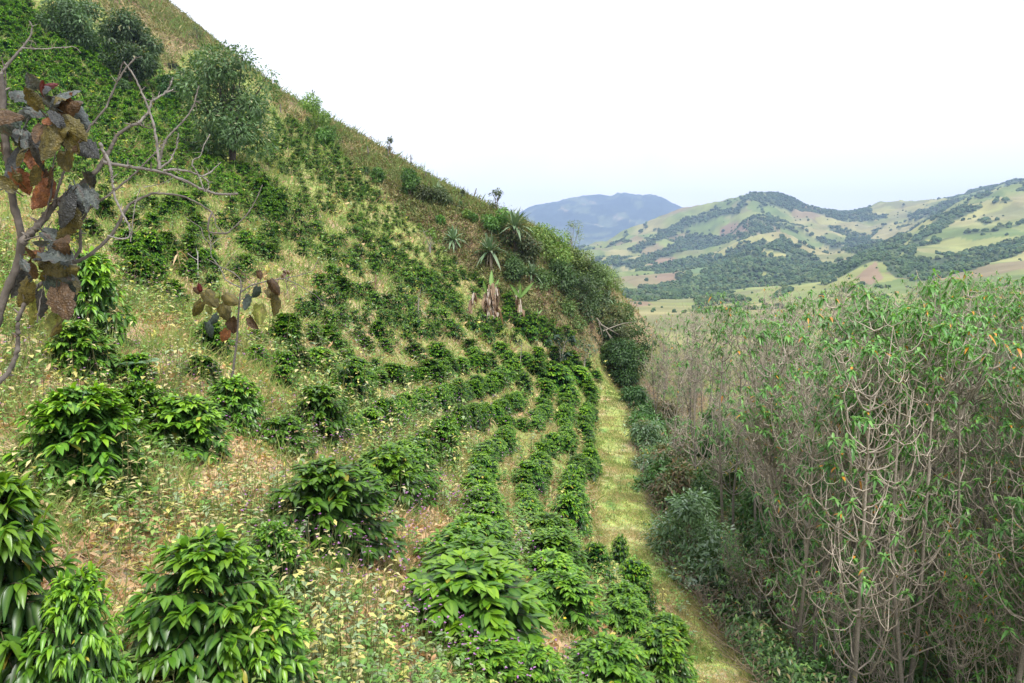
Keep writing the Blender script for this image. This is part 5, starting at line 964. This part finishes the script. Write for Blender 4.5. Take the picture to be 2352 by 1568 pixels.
# forests and fields as they lie on the hills (outlines surveyed in plan through their bearings)
FOREST = [[(1500, 528), (1650, 474), (1735, 446), (1800, 464), (1910, 487), (1900, 497), (1840, 492), (1790, 487), (1760, 475), (1720, 468), (1700, 480), (1690, 492), (1650, 500), (1600, 512), (1560, 530), (1520, 540)],
 [(1660, 560), (1700, 545), (1725, 515), (1760, 520), (1800, 545), (1850, 580), (1880, 600), (1910, 640), (1880, 650), (1820, 640), (1800, 655), (1780, 640), (1740, 610), (1690, 605), (1650, 625), (1600, 640), (1640, 600), (1680, 580)],
 [(1720, 500), (1790, 505), (1850, 530), (1880, 545), (1960, 570), (1985, 580), (1970, 590), (1900, 560), (1860, 550), (1800, 525), (1740, 512)],
 [(1570, 545), (1620, 540), (1680, 545), (1660, 565), (1610, 580), (1560, 580), (1500, 600), (1450, 612), (1420, 610), (1480, 590), (1530, 570)],
 [(1910, 487), (2060, 478), (2200, 460), (2352, 432), (2400, 430), (2400, 445), (2270, 466), (2190, 497), (2130, 500), (2060, 500), (1990, 505), (1920, 512), (1880, 505)],
 [(1900, 520), (1960, 535), (2030, 560), (2060, 540), (2090, 545), (2070, 580), (2050, 600), (2010, 590), (1960, 565)],
 [(2050, 620), (2090, 560), (2120, 530), (2180, 497), (2260, 465), (2270, 470), (2190, 508), (2130, 545), (2100, 575), (2095, 600), (2160, 590), (2230, 575), (2300, 555), (2352, 552), (2352, 580), (2290, 600), (2220, 620), (2150, 640), (2080, 650)],
 [(1880, 650), (1940, 615), (1990, 580), (2040, 592), (2090, 640), (2060, 645), (2030, 605), (1995, 592), (1950, 622), (1900, 655)],
 [(1330, 620), (1400, 598), (1470, 560), (1560, 520), (1570, 530), (1500, 560), (1440, 595), (1380, 620), (1420, 640), (1380, 640)],
 [(1545, 635), (1570, 590), (1585, 560), (1600, 575), (1630, 560), (1645, 610), (1620, 640), (1600, 615), (1580, 640), (1560, 645)],
 [(1590, 690), (1640, 672), (1720, 690), (1600, 705)], [(1440, 690), (1500, 668), (1620, 655), (1600, 668), (1500, 690)], [(1760, 690), (1800, 660), (1770, 640), (1750, 620), (1790, 650), (1820, 670)], [(1920, 668), (2060, 640), (2100, 650), (2000, 672)]]
BROWN = [[(1500, 633), (1560, 620), (1585, 628), (1570, 642), (1510, 645)], [(1480, 600), (1540, 585), (1560, 600), (1500, 615)], [(2210, 600), (2300, 570), (2352, 565), (2352, 578), (2290, 595), (2215, 615)], [(1440, 672), (1470, 680), (1500, 700), (1450, 705)], [(1650, 520), (1720, 505), (1715, 530), (1660, 545)], [(1960, 640), (2010, 600), (2030, 640), (2000, 655)]]
CROP = [[(1572, 625), (1600, 590), (1625, 595), (1640, 620), (1600, 628)]]
Pf = np.stack([FXg, FYg, FZ], -1); pu, pvv = proj(Pf)
fo = np.zeros(UB.shape, bool); br_ = fo.copy(); cr_ = fo.copy()
wob = (fbm(FXg / 55, FYg / 55, 301, 4) - .5) * 26; wob2 = (fbm(FXg / 55, FYg / 55, 307, 4) - .5) * 16
for pl in FOREST: fo |= inpoly(pu + wob, pvv + wob2, pl)
for pl in BROWN: br_ |= inpoly(pu + wob * .4, pvv + wob2 * .4, pl)
for pl in CROP: cr_ |= inpoly(pu + wob * .3, pvv + wob2 * .3, pl)
blue = YB > 3900
patch = fbm(FXg / 170, FYg / 170, 331, 4); hedge = np.abs(fbm(FXg / 240, FYg / 240, 337, 3) - .5) < .011
fo = np.where(blue, patch > .40, (fo & (patch > .405)) | ((patch > .67) & (YB > 700)) | (hedge & (YB > 260) & (YB < 2700)))
past = mix(np.array([.185, .215, .075]), np.array([.245, .225, .105]), sstep(.4, .62, fbm(FXg / 260, FYg / 260, 341, 3)))
past = mix(past, np.array([.125, .17, .055]), sstep(.48, .68, fbm(FXg / 90, FYg / 90, 343, 3)) * .7)
def cells(x, y, sz, s):
    x, y = x / sz, y / sz; ix, iy = np.floor(x), np.floor(y); best = np.full(x.shape, 9e9); val = np.zeros(x.shape)
    for dx in (-1, 0, 1):
        for dy in (-1, 0, 1):
            cx, cy_ = ix + dx, iy + dy; px_, py_ = cx + _hash(cx, cy_, s), cy_ + _hash(cx, cy_, s + 5); d = (x - px_) ** 2 + (y - py_) ** 2; m = d < best; best = np.where(m, d, best); val = np.where(m, _hash(cx, cy_, s + 9), val)
    return val
cv = cells(FXg + wob * 1.5, FYg + wob2 * 2, 105, 401)
for lo_, hi_, cc_, am in ((0, .035, (.21, .155, .10), .7), (.07, .26, (.10, .15, .05), .7), (.26, .40, (.25, .25, .09), .6), (.40, .5, (.16, .16, .08), .7)): past = mix(past, np.array(cc_), ((cv >= lo_) & (cv < hi_)) * am)
past = np.where(br_[..., None], np.array([.225, .165, .105]), past); past = np.where(cr_[..., None], np.array([.13, .19, .09]), past)
fcol = np.where(fo[..., None], np.array([.062, .088, .046]), past)
fcol = np.where(blue[..., None], np.where(fo[..., None], np.array([.045, .07, .04]), mix(np.array([.10, .13, .06]), np.array([.22, .20, .12]), sstep(.64, .70, fbm((FXg + FZ * 1.5) / 160, (FYg - FZ) / 900, 351, 4)))), fcol)
fcol = fcol * (.8 + .4 * fbm(FXg / 25, FYg / 25, 361, 3))[..., None]
mb = MB(); ny, nx = UB.shape; idx = np.arange(ny * nx).reshape(ny, nx)
mb.add(Pf, np.stack([idx[:-1, :-1], idx[:-1, 1:], idx[1:, 1:], idx[1:, :-1]], -1).reshape(-1, 4), None, fcol.reshape(-1, 3))
o = mb.obj('far_hills', M_far); tag(o, None, None, None, 'structure')
# trees of the far woods: rough leafy lumps with a size of their own
ICO = None
def ico():
    import bmesh
    bm = bmesh.new(); bmesh.ops.create_icosphere(bm, subdivisions=2, radius=1); bm.verts.ensure_lookup_table()
    v = np.array([x.co[:] for x in bm.verts]); t = np.array([[q.index for q in f.verts] for f in bm.faces]); bm.free(); return v, t
iv, it = ico()
cell = np.argwhere(fo & (YB > 330) & (YB < 3300) & (UB > .05) & (UB < .85)); wgt = np.array([1.0 / (1 + (YB[a, b] / 900)) ** .2 * (YB[a, b] ** 2) for a, b in cell]); wgt /= wgt.sum()
sel = cell[rng.choice(len(cell), 24000, p=wgt)]; jit = rng.uniform(0, 1, (len(sel), 2))
a, b = np.minimum(sel[:, 0] + jit[:, 0], ny - 2), np.minimum(sel[:, 1] + jit[:, 1], nx - 2); ai, bi2 = a.astype(int), b.astype(int); fa, fb = (a - ai)[:, None], (b - bi2)[:, None]
tp = (Pf[ai, bi2] * (1 - fb) + Pf[ai, bi2 + 1] * fb) * (1 - fa) + (Pf[ai + 1, bi2] * (1 - fb) + Pf[ai + 1, bi2 + 1] * fb) * fa
solo = np.argwhere(~fo & (YB > 420) & (YB < 2500) & (UB > .1) & (UB < .8)); ws = np.array([YB[a_, b_] ** 1.7 for a_, b_ in solo]); ss = solo[rng.choice(len(solo), 520, p=ws / ws.sum())]; tp = np.vstack([tp, Pf[ss[:, 0], ss[:, 1]]])
n = len(tp); sz = rng.uniform(2.4, 5.2, n) * (.75 + .25 * np.clip(tp[:, 1] / 1500, 0, 1.3)); sz *= .62 + .38 * sstep(500, 1300, tp[:, 1]); sz[-520:] *= rng.uniform(.35, .8, 520)
lump = 1 + .28 * rng.normal(0, 1, (n, len(iv))).clip(-1.3, 1.3)
vv = tp[:, None] + iv[None] * lump[..., None] * sz[:, None, None] * np.array([1, 1, .95]) + np.array([0, 0, .45]) * sz[:, None, None]
pal = np.array([(.055, .092, .04), (.072, .115, .05), (.06, .098, .055), (.09, .122, .055)]); tc = pal[rng.integers(0, 4, n)] * rng.uniform(.75, 1.3, n)[:, None]
mb = MB(); mb.add(vv.reshape(-1, 3), None, (it[None] + (np.arange(n) * len(iv))[:, None, None]).reshape(-1, 3), np.repeat(tc, len(iv), 0))
tag(mb.obj('far_woods', M_farleaf, None, False), 'dark green woods and hedgerow trees on the far hills', None, None, 'stuff')

# ------------------------------------------------------------------ sky, air, sun, camera
SUN_EL, SUN_AZ = R(58), R(150)     # azimuth clockwise from +Y
w = bpy.data.worlds.new('World'); bpy.context.scene.world = w; w.use_nodes = True; nt = w.node_tree; nt.nodes.clear(); L = nt.links.new
def N(t, **k): return mk(nt, t, **k)
sky = N('ShaderNodeTexSky', sky_type='NISHITA', sun_disc=False); sky.sun_elevation = SUN_EL; sky.sun_rotation = SUN_AZ; sky.altitude = 1500
bg1 = N('ShaderNodeBackground'); bg1.inputs[1].default_value = .12; L(sky.outputs[0], bg1.inputs[0])
bg2 = N('ShaderNodeBackground'); bg2.inputs[0].default_value = (1.0, 1.0, 1.0, 1); bg2.inputs[1].default_value = .96
tc = N('ShaderNodeTexCoord'); no = N('ShaderNodeTexNoise'); no.inputs['Scale'].default_value = 2.2; no.inputs['Detail'].default_value = 5; no.inputs['Roughness'].default_value = .55; L(tc.outputs['Generated'], no.inputs[0])
mr = N('ShaderNodeMapRange'); mr.inputs[1].default_value = .30; mr.inputs[2].default_value = .44; mr.inputs[3].default_value = .84; mr.inputs[4].default_value = .985; L(no.outputs[0], mr.inputs[0])
mx = N('ShaderNodeMixShader'); L(mr.outputs[0], mx.inputs[0]); L(bg1.outputs[0], mx.inputs[1]); L(bg2.outputs[0], mx.inputs[2]); out = N('ShaderNodeOutputWorld'); L(mx.outputs[0], out.inputs[0])
sl = bpy.data.lights.new('sun', 'SUN'); sl.energy = 3.0; sl.angle = R(9); sl.color = (1, .96, .9); so = bpy.data.objects.new('sun', sl); C.objects.link(so)
sd = Vector((math.sin(SUN_AZ) * math.cos(SUN_EL), math.cos(SUN_AZ) * math.cos(SUN_EL), math.sin(SUN_EL))); so.rotation_euler = sd.to_track_quat('Z', 'Y').to_euler()
# air
mh = bpy.data.materials.new('air'); mh.use_nodes = True; nt2 = mh.node_tree; nt2.nodes.clear(); vol = nt2.nodes.new('ShaderNodeVolumePrincipled'); vol.inputs['Color'].default_value = (.44, .60, 1.0, 1); vol.inputs['Density'].default_value = HAZE = 1.45e-4; oo = nt2.nodes.new('ShaderNodeOutputMaterial'); nt2.links.new(vol.outputs[0], oo.inputs['Volume'])
zlo, zhi = float(min(FZ.min(), ZZ.min())) - 2, float(FZ.max()) + 30
bx = MB(); xs, ys = (-6100, 7900), (-300, 8000); V8 = [(x, y, z) for z in (zlo, zhi) for y in ys for x in xs]
bx.add(V8, [(0, 2, 3, 1), (4, 5, 7, 6), (0, 1, 5, 4), (2, 6, 7, 3), (0, 4, 6, 2), (1, 3, 7, 5)], None, (1, 1, 1)); hz = bx.obj('haze', mh, None, False); tag(hz, None, None, None, 'stuff')
cam = bpy.data.cameras.new('camera'); co = bpy.data.objects.new('camera', cam); C.objects.link(co); cam.sensor_width = 36; cam.lens = FPX / 2352 * 36; cam.clip_start = .05; cam.clip_end = 30000; co.rotation_euler = (R(90) - PITCH, 0, 0)
sc = bpy.context.scene; sc.camera = co
sc.view_settings.view_transform = 'Standard'; sc.view_settings.look = 'None'; sc.view_settings.exposure = .85; sc.view_settings.gamma = 1
cy = sc.cycles; cy.max_bounces = 6; cy.diffuse_bounces = 3; cy.glossy_bounces = 2; cy.transmission_bounces = 3; cy.transparent_max_bounces = 4; cy.volume_bounces = 0
cy.use_denoising = True
